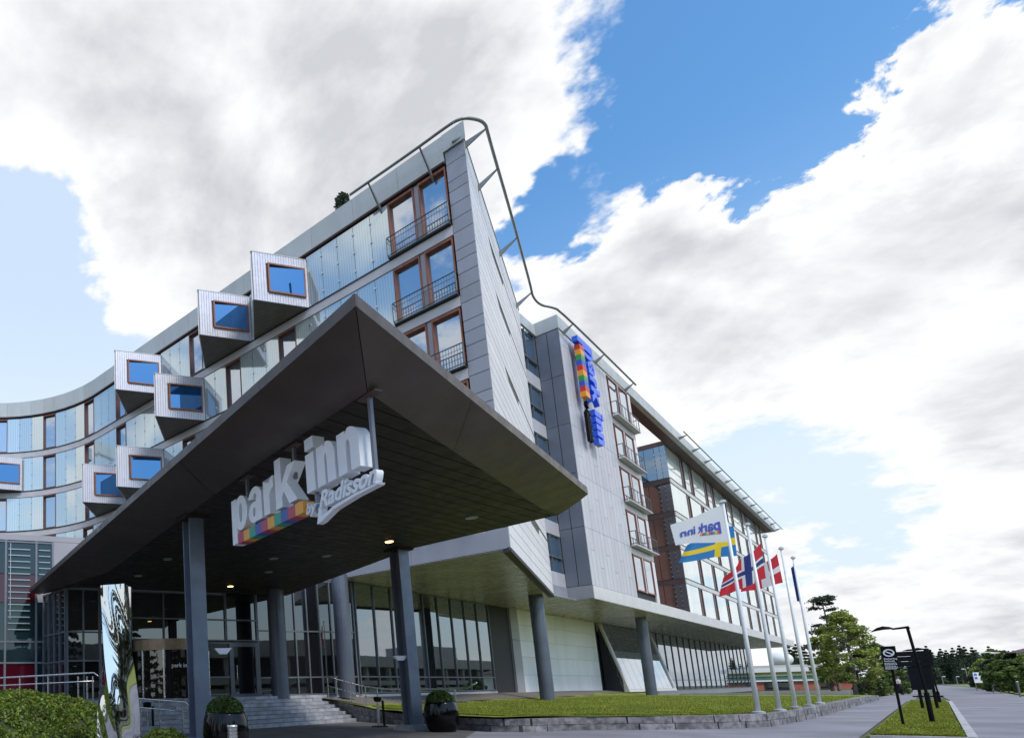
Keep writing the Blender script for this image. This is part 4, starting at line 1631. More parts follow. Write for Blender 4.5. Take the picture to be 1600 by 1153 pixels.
q.add(f + b, [tuple(range(n)), tuple(range(n, 2 * n))[::-1]] + [(i, n + i, n + (i + 1) % n, (i + 1) % n) for i in range(n)]); q.build('swoosh', M_sign, SG)
for s, zb in ((.12, 4.75), (2.42, 5.6), (4.35, 5.5), (1.75, 4.7)):
    q = MB(); pbox(q, Sp, s - .032, s + .032, -.032, .032, zb, SZ - .03 if s != 1.75 else 5.12); o = q.build('hanger', M_mull, SG)
    if s != 1.75:
        q = MB(); pbox(q, Sp, s - .22, s + .22, -.08, .08, SZ - .035, SZ - .003); q.build('hanger_plate', M_brown, o)

# ================================================================== VERTICAL SIGN on the wing block
VS = thing('vertical_sign', 'tall blue park inn sign turned sideways with rainbow bar on the grey wing wall', 'hotel sign', Rp(3.4, .3, 19))
VT = .5


def Vp(t, n, z):
    return Rp(t, n, z)


def vsg(z0):
    def fn(v):
        out = np.empty_like(v)
        for i, (x, y, zz) in enumerate(v):
            out[i] = Rp(y, .40 + zz, z0 - x)
        return out
    return fn


vb, vx, va, vd = 3.55, 5.00, 5.50, 1.75
spanz = lambda s: 26.9 - (4.92 - s) / 4.6 * 7.9
for ch, s0, s1, zb, zt in letters:
    z0 = spanz(s0); w = z0 - spanz(s1)
    if ch == 'ı':
        q = MB(); pbox(q, Rp, vb, vx - .04, .30, .65, z0 - .45, z0); q.build('letter', M_blue, VS)
        q = MB(); pbox(q, Rp, vx + .12, vx + .48, .30, .65, z0 - .45, z0); q.build('letter_dot', M_blue, VS)
        continue
    y0 = vd if ch == 'p' else vb
    y1 = va if ch == 'k' else vx
    glyph(ch, lambda x, y, d: Rp(y, d, z0 - x), 0, w, y0, y1, .30, .65, .40).build('letter', M_blue, VS)
M_rv = [mat('vbar_' + n, c, .4) for n, c in zip(('red', 'amber', 'green', 'blue'), ((.55, .03, .02), (.80, .30, .01), (.02, .28, .06), (.03, .08, .45)))]
for i, k in enumerate(seq):
    a = 26.35 - 4.1 * i / 10; b = 26.35 - 4.1 * (i + 1) / 10
    q = MB(); pbox(q, Rp, 2.05, 2.95, .30, .65, b, a); q.build('rainbow_block', M_rv[k], VS)
place_text('by', vsg(22.1), .8, .2, M_black, 'small_lettering', VS, .01, .2, (0, .55, 2.45, 3.0))
place_text('Radisson', vsg(21.4), .9, .2, M_black, 'script_lettering', VS, .02, .35, (0, 2.5, 2.45, 3.15))
q = MB(); pbox(q, Rp, 2.2, 2.32, .3, .5, 18.9, 21.2); q.build('swoosh', M_black, VS)
for zz in (26.6, 24.0, 21.5, 19.6):
    q = MB(); pbox(q, Rp, 3.9, 4.0, .0, .31, zz - .05, zz + .05); q.build('bracket', M_steel, VS)

# ================================================================== STEPS, PLATFORM, KERB
ST = thing('entrance_steps', 'wide grey granite steps rising to the glazed lobby under the canopy', 'steps', Rp(-30, -3.5, 0))
rise, tread, NST = FZ / 8, .34, 8
for i in range(NST):
    n1 = -3.2 - i * tread
    z0, z1 = i * rise, (i + 1) * rise
    tl, tr = -37.6, -24.3 + i * .18
    sp = MB(); pbox(sp, Rp, tl, tr, n1 - tread - (6 if i == NST - 1 else .3), n1 - .06, 0 if i == 0 else z0 - .05, z1 - .04); step = sp.build('step', M_stone, ST)
    a = tl
    first = True
    while a < tr - .05:
        w = (1.1 + .45 * random.random()) * (.5 if first and i % 2 else 1)
        first = False
        b = min(tr, a + w)
        q = MB(); dz = random.uniform(-.004, .004); dn = random.uniform(-.006, .006)
        pbox(q, Rp, a + .012, b - .012, n1 - tread - .02, n1 + dn, z0 + .012, z1 + dz); q.build('stone', M_stone, step)
        a = b
q = MB()
q.prism([Rp(-37.6, -6.2, 0)[:2], Rp(-22.9, -6.2, 0)[:2], Rp(-21.2, -5.5, 0)[:2], LB.tolist(), Op(0.0, .0, 0)[:2], (-5.5, 27.0), (-1.8, 26.0)][::(1 if area([Rp(-37.6, -6.2, 0)[:2], Rp(-22.9, -6.2, 0)[:2], Rp(-21.2, -5.5, 0)[:2], LB.tolist(), Op(0, 0, 0)[:2], (-5.5, 27.0), (-1.8, 26.0)]) > 0 else -1)], 0, FZ - .01)
q.build('landing', M_stone, ST)

# stone kerb, course by course
KB = thing('stone_kerb', 'two course rough granite kerb holding up the lawn along the path', 'kerb', Rp(-28, 4, 0))
kp = [(-23.2, -5.6), (-24.25, -2.6), (-25.6, -.6), (-27.2, 1.6), (-28.4, 3.4), (-29.35, 5.0), (-29.0, 5.5), (-27.2, 6.45), (-26.4, 7.9), (-25.0, 9.4), (-23.2, 10.25), (-20, 10.45), (-16, 10.6), (0, 10.7), (12, 10.85), (20.0, 10.95), (22.5, 10.6), (24.0, 9.6)]
pts = [np.array(Rp(t, n, 0)[:2]) for t, n in kp]
dense = []
for a, b in zip(pts[:-1], pts[1:]):
    L = np.linalg.norm(b - a); m = max(1, int(L / .25))
    dense += [a + (b - a) * i / m for i in range(m)]
dense.append(pts[-1])
dense = np.array(dense)
for _ in range(2):
    dense[1:-1] = (dense[:-2] + 2 * dense[1:-1] + dense[2:]) / 4
acc = np.concatenate([[0], np.cumsum(np.linalg.norm(np.diff(dense, axis=0), axis=1))])


def kat(s):
    return np.array([np.interp(s, acc, dense[:, 0]), np.interp(s, acc, dense[:, 1])])


def ktop(s):
    return float(np.interp(s, [0, 2.9, 5.5, 8.5, 12, 60, acc[-1]], [1.22, .62, .44, .40, .40, .36, .26]))


for course in (0, 1):
    s = .0 if course == 0 else .55
    while s < acc[-1] - .2:
        L = random.uniform(.75, 1.35) * (1 if s < 45 else 2.0)
        e = min(acc[-1], s + L)
        a, b = kat(s + .012), kat(e - .012)
        d = (b - a) / np.linalg.norm(b - a)
        nn = np.array([d[1], -d[0]])      # towards the path
        h0, h1 = ktop(s), ktop(e)
        k = .46
        jit = random.uniform(-.02, .02)
        z0 = (0, 0) if course == 0 else (h0 * k + .012, h1 * k + .012)
        z1 = (h0 * k, h1 * k) if course == 0 else (h0, h1)
        q = MB()
        o1 = .10 + jit + (.02 if course == 0 else 0); o0 = -.26
        mid = (a + b) / 2
        base_ = [a + nn * o1, mid + nn * (o1 + random.uniform(0, .035)), b + nn * o1, b + nn * o0, a + nn * o0]
        q.prism([tuple(p) for p in base_][::-1] if area([tuple(p) for p in base_]) < 0 else [tuple(p) for p in base_],
                [z0[0], (z0[0] + z0[1]) / 2, z0[1], z0[1], z0[0]] if area([tuple(p) for p in base_]) > 0 else [z0[0], z0[1], z0[1], (z0[0] + z0[1]) / 2, z0[0]],
                [z1[0], (z1[0] + z1[1]) / 2, z1[1], z1[1], z1[0]] if area([tuple(p) for p in base_]) > 0 else [z1[0], z1[1], z1[1], (z1[0] + z1[1]) / 2, z1[0]])
        q.build('stone', M_kerb, KB)
        s = e
# kerb of the grass island beside the road
IK = thing('island_kerb', 'pale low kerb stones edging the narrow grass island beside the road', 'kerb', Rp(0, 14.1, 0))
M_kl = mat('pale_kerb', (.42, .41, .40), .8, 0, .2, 2, bump=.3)
kl = [(-28.45, 12.6), (-28.45, 14.05), (9, 14.1), (12.0, 13.85), (14.2, 13.2), (14.9, 12.6)]
kpts = [np.array(Rp(t, n, 0)[:2]) for t, n in kl]
for a, b in zip(kpts[:-1], kpts[1:]):
    L = np.linalg.norm(b - a); m = max(1, int(L / 1.0))
    d = (b - a) / L; nn = np.array([d[1], -d[0]])
    for i in range(m):
        p, r = a + d * (L * i / m + .008), a + d * (L * (i + 1) / m - .008)
        poly = [tuple(p + nn * .07), tuple(r + nn * .07), tuple(r - nn * .07), tuple(p - nn * .07)]
        MB().prism(poly if area(poly) > 0 else poly[::-1], 0, .095).build('stone', M_kl, IK)
# low wall behind the far end of the lawn
q = MB(); pbox(q, Rp, 24.3, 24.6, -1, 9.4, 0, .62)
tag(q.build('low_wall', M_conc), 'low pale concrete wall at the far end of the lawn', 'wall')

# ================================================================== HANDRAILS
def handrail(name, label, top, posts, zlow=.28, r=.028, base=None):
    root = thing(name, label, 'handrail', (posts[0][0], posts[0][1], posts[0][2]), 'steel handrails by the steps')
    q = MB(); q.tube(top, r, 8); q.build('top_rail', M_steel, root, smooth=True)
    q = MB(); q.tube([(p[0], p[1], p[2] - zlow) for p in top[:-1]], r * .8, 8); q.build('lower_rail', M_steel, root, smooth=True)
    for x, y, z0, z1 in posts:
        q = MB(); q.tube([(x, y, z0), (x, y, z1)], r, 8); q.build('post', M_steel, root)
    return root


# left ramp rail, behind the planting
def railpt(px, py, d):
    return atY(px, py, d)


tl = [railpt(-60, 1062, 23.5), railpt(0, 1058.5, 22.8), railpt(75, 1054.5, 21.8), railpt(147, 1050.5, 20.8), railpt(154, 1056, 20.6)]
ps = []
for px, d in ((31, 22.4), (57, 22.0), (75, 21.8), (122, 21.2), (136, 21.0), (145, 20.85)):
    p = railpt(px, 1055, d); ps.append((p[0], p[1], 1.0, p[2] - .02))
handrail('handrail', 'steel ramp handrail behind the planted bank, left of the mirrored sculpture', tl, ps, .27)
# steps left rail
tl = [railpt(200, 1090, 22.2), railpt(212, 1090.5, 22.0), railpt(291, 1096.5, 20.8), railpt(303.5, 1111, 20.5)]
ps = []
for px, py, d in ((219, 1091, 21.9), (249, 1093.5, 21.4), (285, 1096, 20.9)):
    p = railpt(px, py, d); ps.append((p[0], p[1], 0.0, p[2] - .02))
handrail('handrail', 'steel step handrail with turned down end between the sculpture and the left canopy column', tl, ps, .30)
# right rail following the kerb
tl = []; ps = []
sS = [0.2, .9, 1.9, 3.0, 4.1, 5.2, 7.2, 9.0, 10.2, 11.0]
for s in sS:
    p = kat(s); tl.append((p[0], p[1], ktop(s) + .98))
end = kat(11.5); tl.append((end[0], end[1], ktop(11.5) + 1.15))
for s in (.3, 1.0, 2.0, 3.1, 4.2, 6.6, 10.3):
    p = kat(s); ps.append((p[0], p[1], ktop(s) - .05, ktop(s) + .97))
handrail('handrail', 'steel handrail running down the right of the steps and along the granite kerb', tl, ps, .45)

# ================================================================== POTS, ASHTRAYS, BOLLARD
def pot(px, py_top, depth, dia, label):
    c = atY(px, 1100, depth)
    root = thing('planter_pot', label, 'planter', (c[0], c[1], 0), 'glossy black pots with clipped box')
    R = dia / 2; Hh = .92 * dia
    q = MB(); q.lathe([(R * .72, 0), (R * .84, Hh * .10), (R * .97, Hh * .35), (R, Hh * .55), (R * .96, Hh * .80), (R * .88, Hh * .95), (R * .85, Hh), (R * .78, Hh), (R * .76, Hh * .9)], (c[0], c[1], 0), 40)
    q.build('pot', M_pot, root, smooth=True, origin=(c[0], c[1], 0))
    n = 5200
    d = rand_unit(n); d[:, 2] = np.abs(d[:, 2]) * 1.0 - .15
    rad = rng.uniform(.86, 1.02, n)[:, None]
    pc = d * rad * np.array([R * .80, R * .80, R * .72]) + np.array([c[0], c[1], Hh + .04])
    u, v = leaf_axes(n, .026 * dia)
    quads_mesh('clipped_box_bush', pc, u, v, M_box, root, None, (c[0], c[1], 0))
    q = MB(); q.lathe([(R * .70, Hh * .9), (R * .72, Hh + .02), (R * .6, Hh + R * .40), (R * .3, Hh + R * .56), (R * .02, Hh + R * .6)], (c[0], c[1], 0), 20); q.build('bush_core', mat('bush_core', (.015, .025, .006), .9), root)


pot(351, 1115, 14.3, 1.02, 'large glossy black pot with clipped box at the left canopy column')
pot(688, 1105, 20.9, 1.04, 'glossy black pot with clipped box at the right canopy column')

c = atY(363, 1140, 12.0)
root = thing('bollard_light', 'short ribbed grey bollard light in front of the left black pot', 'bollard light', (c[0], c[1], 0))
MB().lathe([(.095, 0), (.095, .52)], (c[0], c[1], 0), 20).build('post', M_steel, root)
for zz in (.535, .60, .665):
    MB().lathe([(.075, zz - .014), (.075, zz), (.095, zz), (.095, zz + .048), (.09, zz + .05)], (c[0], c[1], 0), 20).build('ring', M_steel, root)
MB().lathe([(.095, .72), (.10, .74), (.09, .765), (.02, .77)], (c[0], c[1], 0), 20).build('cap', M_steel, root)


def ashtray(px, depth, base, label):
    c = atY(px, 1110, depth)
    root = thing('ashtray_stand', label, 'ashtray', (c[0], c[1], base), 'standing ashtrays by the steps')
    MB().lathe([(.30, 0), (.30, .03), (.26, .05), (.05, .06)], (c[0], c[1], base), 24).build('base', M_black, root)
    MB().tube([(c[0] - .02, c[1], base + .04), (c[0] - .02, c[1], base + .98)], .055, 10).build('steel_post', M_steel, root)
    MB().tube([(c[0] + .17, c[1], base + .04), (c[0] + .17, c[1], base + 1.0)], .045, 10).build('dark_post', M_black, root)
    MB().lathe([(.09, .95), (.14, 1.0), (.15, 1.10), (.12, 1.14), (.04, 1.15)], (c[0] - .02, c[1], base), 18).build('bowl', M_black, root)


ashtray(592, 24.6, 0, 'black and steel standing ashtray at the foot of the steps by the right column')
ashtray(231, 22.6, 0.0, 'black topped steel ashtray behind the step rail beside the mirrored sculpture')

# ================================================================== SCULPTURE
c = atY(183, 1000, 12.0)
M_mir = bpy.data.materials.new('polished_steel')
M_mir.use_nodes = True
N = NT(M_mir.node_tree)
o = N.n('ShaderNodeOutputMaterial'); gl = N.n('ShaderNodeBsdfGlossy')
gl.inputs['Roughness'].default_value = .03
gl.inputs['Color'].default_value = (.70, .71, .72, 1)
bp = N.n('ShaderNodeBump'); bp.inputs['Strength'].default_value = .5; bp.inputs['Distance'].default_value = .022
vec = N.n('ShaderNodeTexCoord').outputs['Object']
N.nt.links.new(N.noise(vec, 2.2, 1.5, .5, .8), bp.inputs['Height'])
N.nt.links.new(gl.outputs[0], o.inputs[0])
SC = thing('mirror_sculpture', 'tall twisted mirror polished steel prism standing in front of the lobby', 'sculpture', (c[0], c[1], 0))
q = MB()
hh, nseg, nf = 3.42, 90, 12
rs_ = random.Random(21)
wav = [(rs_.uniform(1.5, 7), rs_.uniform(2, 9), rs_.uniform(0, 6.3), rs_.uniform(.3, 1)) for _ in range(9)]


def ring_pt(f, k, t):
    a = math.radians(28 + 78 * (1 - f) ** 1.3)
    w = .262 * (1 + .10 * math.sin(f * 5.2))
    b = a + math.pi / 2 * k
    p0 = np.array([math.cos(b), math.sin(b)]) * w * 1.414; p1 = np.array([math.cos(b + math.pi / 2), math.sin(b + math.pi / 2)]) * w * 1.414
    p = p0 * (1 - t) + p1 * t
    nn = np.array([math.cos(b + math.pi / 4), math.sin(b + math.pi / 4)])
    d = sum(A * math.sin(fz * f * 3.4 + fx * (t + k) + ph) for fz, fx, ph, A in wav) * .0052 * min(1, 6 * t * (1 - t) + .15)
    p = p + nn * d
    return (c[0] + p[0], c[1] + p[1], f * hh)


for k in range(4):
    vs = [ring_pt(i / nseg, k, t / nf) for i in range(nseg + 1) for t in range(nf + 1)]
    q.add(vs, [(i * (nf + 1) + t, i * (nf + 1) + t + 1, (i + 1) * (nf + 1) + t + 1, (i + 1) * (nf + 1) + t) for i in range(nseg) for t in range(nf)])
q.add([ring_pt(1, k, 0) for k in range(4)], [(0, 1, 2, 3)])
q.build('twisted_shaft', M_mir, SC, smooth=True, origin=(c[0], c[1], 0))
q = MB(); q.box(c[0] - .45, c[0] + .45, c[1] - .45, c[1] + .45, 0, .06); q.build('base_slab', M_stone, SC)

# planted bank
BX, BY = -3.9, 17.2


def bank_z(x, y):
    r = math.hypot((x - BX) / 4.0, (y - BY) / 4.6)
    h = 1.42 * max(0, 1 - r ** 2.6) ** .8
    r2 = math.hypot((x - .55) / .75, (y - 15.5) / 2.0)
    return max(h, .38 * max(0, 1 - r2 ** 2.4))


mb = MB(); nx, ny = 44, 44
xs = np.linspace(-8.2, 1.5, nx); ys = np.linspace(11.5, 22, ny)
vs = [(x, y, bank_z(x, y) - .01) for y in ys for x in xs]
fs = [(j * nx + i, j * nx + i + 1, (j + 1) * nx + i + 1, (j + 1) * nx + i) for j in range(ny - 1) for i in range(nx - 1)]
mb.add(vs, fs).build('planted_bank', mat('bank_soil', (.035, .05, .012), .9, 0, .3, 2), smooth=True, kind='structure')
n = 90000
x = rng.uniform(-8.0, 1.4, n); y = rng.uniform(11.6, 21.8, n)
zz = np.array([bank_z(a, b) for a, b in zip(x, y)])
keep = zz > .05
tuft = np.sin(x * 5.1 + 1.3 * np.sin(y * 3.7)) * np.sin(y * 4.3 + np.sin(x * 2.9)) + np.sin(x * 11 + y * 3) * np.sin(y * 9 - x * 4) * .5
keep &= tuft > -.75
x, y, zz, tuft = x[keep], y[keep], zz[keep], tuft[keep]
n = len(x)
pc = np.stack([x, y, zz + rng.uniform(.0, .10, n) + .07 * np.clip(tuft + .3, 0, 1.5)], 1)
u, v = leaf_axes(n, .032)
quads_mesh('ground_cover', pc, u, v, M_cover, None, 'stuff')


# grass blades on lawn and island
def blades(name, P3, h):
    n = len(P3)
    a = rng.uniform(0, 2 * np.pi, n)
    U = np.stack([np.cos(a), np.sin(a), np.zeros(n)], 1) * .009
    lean = rng.normal(size=(n, 3)) * .4; lean[:, 2] = 1
    V = lean / np.linalg.norm(lean, axis=1)[:, None] * (h * rng.uniform(.5, 1.2, n))[:, None] * .5
    return quads_mesh(name, P3 + V, U, V, M_blade, None, 'stuff')


n = 90000
nn_ = rng.uniform(-2.6, 10.45, n)
t0 = np.interp(nn_, LEFT_N, LEFT_T) + .6
tt_ = t0 + (14 - t0) * rng.uniform(0, 1, n) ** 2.2
pp = np.array([Rp(t, m, lawn_z(t, m)) for t, m in zip(tt_, nn_)])
blades('lawn_grass', pp, .055)
n = 26000
tt_ = -28 + 40 * rng.uniform(0, 1, n) ** 2; nn_ = rng.uniform(12.6, 13.95, n)
pp = np.array([Rp(t, m, .07) for t, m in zip(tt_, nn_)])
blades('island_grass', pp, .06)

# ================================================================== FLAGPOLES AND FLAGS
POLES = [((1185, 1112.8), (1129.8, 783)), ((1218, 1109), (1147, 822)), ((1243, 1105), (1189.5, 838)), ((1265, 1102), (1216, 857)), ((1281, 1098), (1239, 871))]
ptop = []
plab = ['nearest white flagpole, carrying the white flag', 'second white flagpole, carrying the yellow crossed blue flag', 'middle white flagpole, carrying the red flag with the blue cross',
        'fourth white flagpole, carrying the red flag with the white cross', 'farthest white flagpole, carrying the limp dark blue flag']
M_poleW = mat('flagpole_white', (.74, .75, .77), .35, 0, .05, 1)
for i, (bp_, tp_) in enumerate(POLES):
    z0 = .42
    b = atz(*bp_, z0)
    d = ray(*tp_)
    k = np.hypot(b[0], b[1]) / np.hypot(d[0], d[1])
    zt = float((CP + d * k)[2])
    ptop.append((b, zt))
    root = thing('flagpole', plab[i], 'flagpole', (b[0], b[1], z0), 'row of white flagpoles on the lawn')
    MB().tube([(b[0], b[1], z0 - .1), (b[0], b[1], z0 + 2.5), (b[0], b[1], zt - .05)], [.068, .056, .034], 12).build('pole', M_poleW, root, smooth=True)
    MB().lathe([(.05, -.06), (.085, -.03), (.085, .01), (.05, .05), (.01, .07)], (b[0], b[1], zt), 12).build('cap', M_steel, root)
    MB().lathe([(.17, -.06), (.17, .03), (.10, .05)], (b[0], b[1], z0), 14).build('base', M_stone, root)

M_fw = mat('flag_white', (.80, .81, .84), .7, trans=.4)
M_fb = mat('flag_swedish_blue', (.02, .20, .50), .7, trans=.35)
M_fy = mat('flag_yellow', (.85, .62, .02), .7, trans=.35)
M_fr = mat('flag_red', (.62, .025, .045), .7, trans=.4)
M_fn = mat('flag_navy', (.03, .05, .22), .7, trans=.35)
M_fe = mat('flag_dark_blue', (.03, .06, .32), .7, trans=.35)


def flag(i, label, px4, colf, mats, depth=(0, .35), nu=46, nv=30, amp=.10, wl=2.2, sag=0.0, name='flag', cat='flag', thick=.004, extra=None):
    b, zt = ptop[i]
    TL, TR, BR, BL = px4
    D = b[1]
    c = [atY(TL[0], TL[1], D + depth[1]), atY(TR[0], TR[1], D), atY(BR[0], BR[1], D), atY(BL[0], BL[1], D + depth[1])]

    def surf(u, v, off=0.0):   # u 0 hoist ->1 fly, v 0 bottom -> 1 top
        top = c[1] * (1 - u) + c[0] * u; bot = c[2] * (1 - u) + c[3] * u
        p = bot * (1 - v) + top * v
        w = amp * min(1, u * 2.2)
        ph = wl * 2 * math.pi * u + 1.2 * v + i
        p = p + np.array([0.05 * w * math.cos(ph), w * math.sin(ph) + off, w * .35 * math.sin(ph * .6 + 2 * v) - sag * u * u * (1 - .4 * v)])
        return p
    q = MB()
    for m in mats:
        q.m(m)
    vs = [surf(k / nu, j / nv) for j in range(nv + 1) for k in range(nu + 1)]
    q.v += [tuple(p) for p in vs]
    for j in range(nv):
        for k in range(nu):
            q.f.append((j * (nu + 1) + k, j * (nu + 1) + k + 1, (j + 1) * (nu + 1) + k + 1, (j + 1) * (nu + 1) + k))
            q.mi.append(colf((k + .5) / nu, (j + .5) / nv))
    ob = q.build(name, None, None, smooth=True, origin=tuple(c[1]))
    tag(ob, label, cat, 'flags flying from the white poles')
    return ob, surf


def cross(u, v, bars):
    """bars: list of (half width v, half width u, index) thinnest last"""
    r = 0
    for hv, hu, idx in bars:
        if abs(v - .5) < hv or abs(u - .36) < hu:
            r = idx
    return r


fo, surf = flag(0, 'white flag with blue park inn lettering seen reversed, on the nearest pole', ((1049, 819), (1129.5, 788), (1138, 846), (1053, 852)), lambda u, v: 0, [M_fw], amp=.10, wl=.9)
M_ftext = mat('flag_print_blue', (.04, .07, .42), .7)
me, v = text_mesh('park inn', 1, 0.0, .02)
lo, hi = v.min(0), v.max(0)
for sgn_ in (-.022, .022):
    me2 = me.copy()
    w = np.array([surf(.10 + .80 * (a[0] - lo[0]) / (hi[0] - lo[0]), .24 + .44 * (a[1] - lo[1]) / (hi[1] - lo[1]), sgn_) for a in v]) - WL[fo]
    me2.vertices.foreach_set('co', w.ravel())
    me2.materials.clear(); me2.materials.append(M_ftext)
    link('flag_lettering', me2, fo, None, tuple(WL[fo]))
q = MB()
for m in M_rb:
    q.m(m)
for j, k in enumerate(seq):
    q.cur = k
    for sgn_ in (-.022, .022):
        u0, u1 = .13 + .036 * j, .13 + .036 * (j + 1)
        q.add([surf(u0, .25, sgn_), surf(u1, .25, sgn_), surf(u1, .32, sgn_), surf(u0, .32, sgn_)], [(0, 1, 2, 3)])
q.build('flag_rainbow_bar', None, fo, origin=tuple(WL[fo]))
flag(1, 'blue flag with a yellow cross, folded by the wind below the white flag', ((1073, 853), (1146, 820), (1151.5, 868), (1063, 877)), lambda u, v: 1 if (abs(v - .48) < .11 or abs(u - .36) < .075) else 0, [M_fb, M_fy], amp=.10, wl=1.2, depth=(0, .3))
flag(2, 'red flag with a white edged blue cross on the middle pole', ((1133, 900), (1188.7, 848), (1196.6, 903), (1121, 934)), lambda u, v: cross(u, v, [(.125, .09, 1), (.065, .045, 2)]), [M_fr, M_fw, M_fn], amp=.12, wl=1.6, depth=(0, .5))
flag(3, 'red flag with a white cross on the fourth pole', ((1163, 905), (1214, 865), (1223.4, 910), (1157, 926)), lambda u, v: cross(u, v, [(.09, .07, 1)]), [M_fr, M_fw], amp=.12, wl=1.5, depth=(0, .5))
b, zt = ptop[4]
flag(4, 'limp dark blue flag hanging against the farthest pole', ((1236, 890), (1241, 878), (1253, 944), (1246, 938)), lambda u, v: 0, [M_fe], amp=.05, wl=2.0, depth=(0, .15))

# ================================================================== ROADSIDE: signs and lamps
def Np(base, t, n, z):
    return Rp(t, n, z)


# no parking sign
pb = (-23.2, 13.0)
root = thing('parking_sign', 'black no parking sign with white round symbol on a black post', 'sign', Rp(*pb, .07))
MB().tube([Rp(*pb, .0), Rp(*pb, 2.0)], .028, 10).build('post', M_black, root)
plate = MB(); pbox(plate, Rp, -23.26, -23.235, 12.86, 13.14, 1.60, 2.27); plate = plate.build('plate', M_black, root)
q = MB()
cz, cn, R0, R1_ = 2.085, 13.0, .075, .105
seg = 28
vs = []
for k in range(seg):
    a = 2 * math.pi * k / seg
    for r in (R0, R1_):
        vs.append(Rp(-23.266, cn + r * math.cos(a), cz + r * math.sin(a)))
q.add(vs, [(2 * k, 2 * k + 1, (2 * k + 3) % (2 * seg), (2 * k + 2) % (2 * seg)) for k in range(seg)])
a0 = math.radians(145)
d_ = np.array([math.cos(a0), math.sin(a0)]); e_ = np.array([-d_[1], d_[0]]) * .014
q.add([Rp(-23.267, cn + x, cz + y) for x, y in (d_ * .08 + e_, -d_ * .08 + e_, -d_ * .08 - e_, d_ * .08 - e_)], [(0, 1, 2, 3)])
q.build('prohibition_symbol', M_sign, plate)


def sgl(z0):
    def fn(v):
        return np.array([Rp(-23.266 - zz, 12.89 + x, z0 + y) for x, y, zz in v])
    return fn


for txt, z0, s in (('Parkering', 1.90, .062), ('forbudt', 1.838, .062)):
    place_text(txt, sgl(z0), s, .001, M_sign, 'sign_lettering', plate, .001)

# the small print below is too fine to read: rows of short pale word marks
q = MB(); rp_ = random.Random(2)
for z0 in (1.795, 1.77, 1.745, 1.705, 1.68, 1.655, 1.63):
    x = 12.885
    while x < 13.09:
        w = rp_.uniform(.012, .04)
        q.add([Rp(-23.2665, x, z0), Rp(-23.2665, min(13.115, x + w), z0), Rp(-23.2665, min(13.115, x + w), z0 + .013), Rp(-23.2665, x, z0 + .013)], [(0, 1, 2, 3)])
        x += w + .008
q.build('small_print', M_sign, plate)

# curved arm street lamp in front
lb = (-20.88, 13.5)
root = thing('street_lamp', 'black street lamp with a drooping leaf shaped head beside the no parking sign', 'street lamp', Rp(*lb, .07))
zt = 2.86
MB().tube([Rp(*lb, 0), Rp(*lb, .95)], .055, 12).build('sleeve', M_black, root)
MB().tube([Rp(*lb, .95), Rp(lb[0], 13.40, zt), ], .033, 12).build('pole', M_black, root)
MB().tube([Rp(lb[0], 13.42, zt - .02), Rp(lb[0], 13.40, zt + .03), Rp(lb[0], 13.10, zt)], [.04, .045, .028], 10).build('arm', M_black, root)
hd = MB()
prof = [(13.16, .0, .03), (13.05, .03, .085), (12.92, .035, .12), (12.80, .01, .10), (12.66, -.045, .015)]
vs = []
for n_, dz, w in prof:
    for k in range(10):
        a = 2 * math.pi * k / 10
        vs.append(Rp(lb[0] + w * 1.3 * math.cos(a), n_, zt + dz - .01 + (.085 if math.sin(a) > 0 else .03) * math.sin(a) * w / .12))
hd.add(vs, [(i * 10 + k, i * 10 + (k + 1) % 10, (i + 1) * 10 + (k + 1) % 10, (i + 1) * 10 + k) for i in range(4) for k in range(10)] + [tuple(range(10)), tuple(range(40, 50))])
hd.build('lamp_head', M_black, root, smooth=True)

# back of the big information board with its two posts
root = thing('information_board', 'large black T shaped sign board seen from behind on two posts', 'sign', Rp(-6.6, 13.4, .07))
M_bb = mat('board_back', (.006, .007, .011), .55, 0, .2, 2, spec=.15)
for k in range(3):
    q = MB(); za = 1.93 + .22 * k
    pbox(q, Rp, -6.66, -6.58, 12.78, 13.78, za + .006, za + .214); q.build('upper_slat', M_bb, root)
q = MB(); pbox(q, Rp, -6.64, -6.58, 13.02, 13.64, .90, 1.925); q.build('lower_panel', M_bb, root)
for n_ in (13.22, 13.62):
    q = MB(); q.tube([Rp(-6.55, n_, 0), Rp(-6.55, n_, 2.4)], .05, 10); q.build('post', M_black, root)
q = MB(); q.tube([Rp(-6.56, 13.0, .62), Rp(-6.56, 13.85, .62)], .03, 8); q.build('cross_bar', M_black, root)
q = MB()
vs = [(12.95 + .5 * k / 8, 2.60 + .08 * math.sin(math.pi * k / 8)) for k in range(9)]
f = [Rp(-6.66, a, b) for a, b in vs]; bb = [Rp(-6.58, a, b) for a, b in vs]
q.add(f + bb, [tuple(range(9)), tuple(range(9, 18))[::-1]] + [(i, 9 + i, 10 + i, 1 + i) for i in range(8)]); q.build('crest', M_bb, root)
# slim lamp post behind the board
root = thing('lamp_post', 'slim black lamp post standing right behind the information board', 'street lamp', Rp(5, 13.7, .07))
MB().tube([Rp(5, 13.72, 0), Rp(5, 13.72, .7)], .06, 10).build('sleeve', M_black, root)
MB().tube([Rp(5, 13.72, .7), Rp(5, 13.6, 3.0)], .035, 10).build('pole', M_black, root)
MB().tube([Rp(5, 13.6, 3.0), Rp(5, 13.35, 3.03), Rp(5, 12.95, 2.98)], [.03, .08, .02], 10).build('lamp_head', M_black, root)

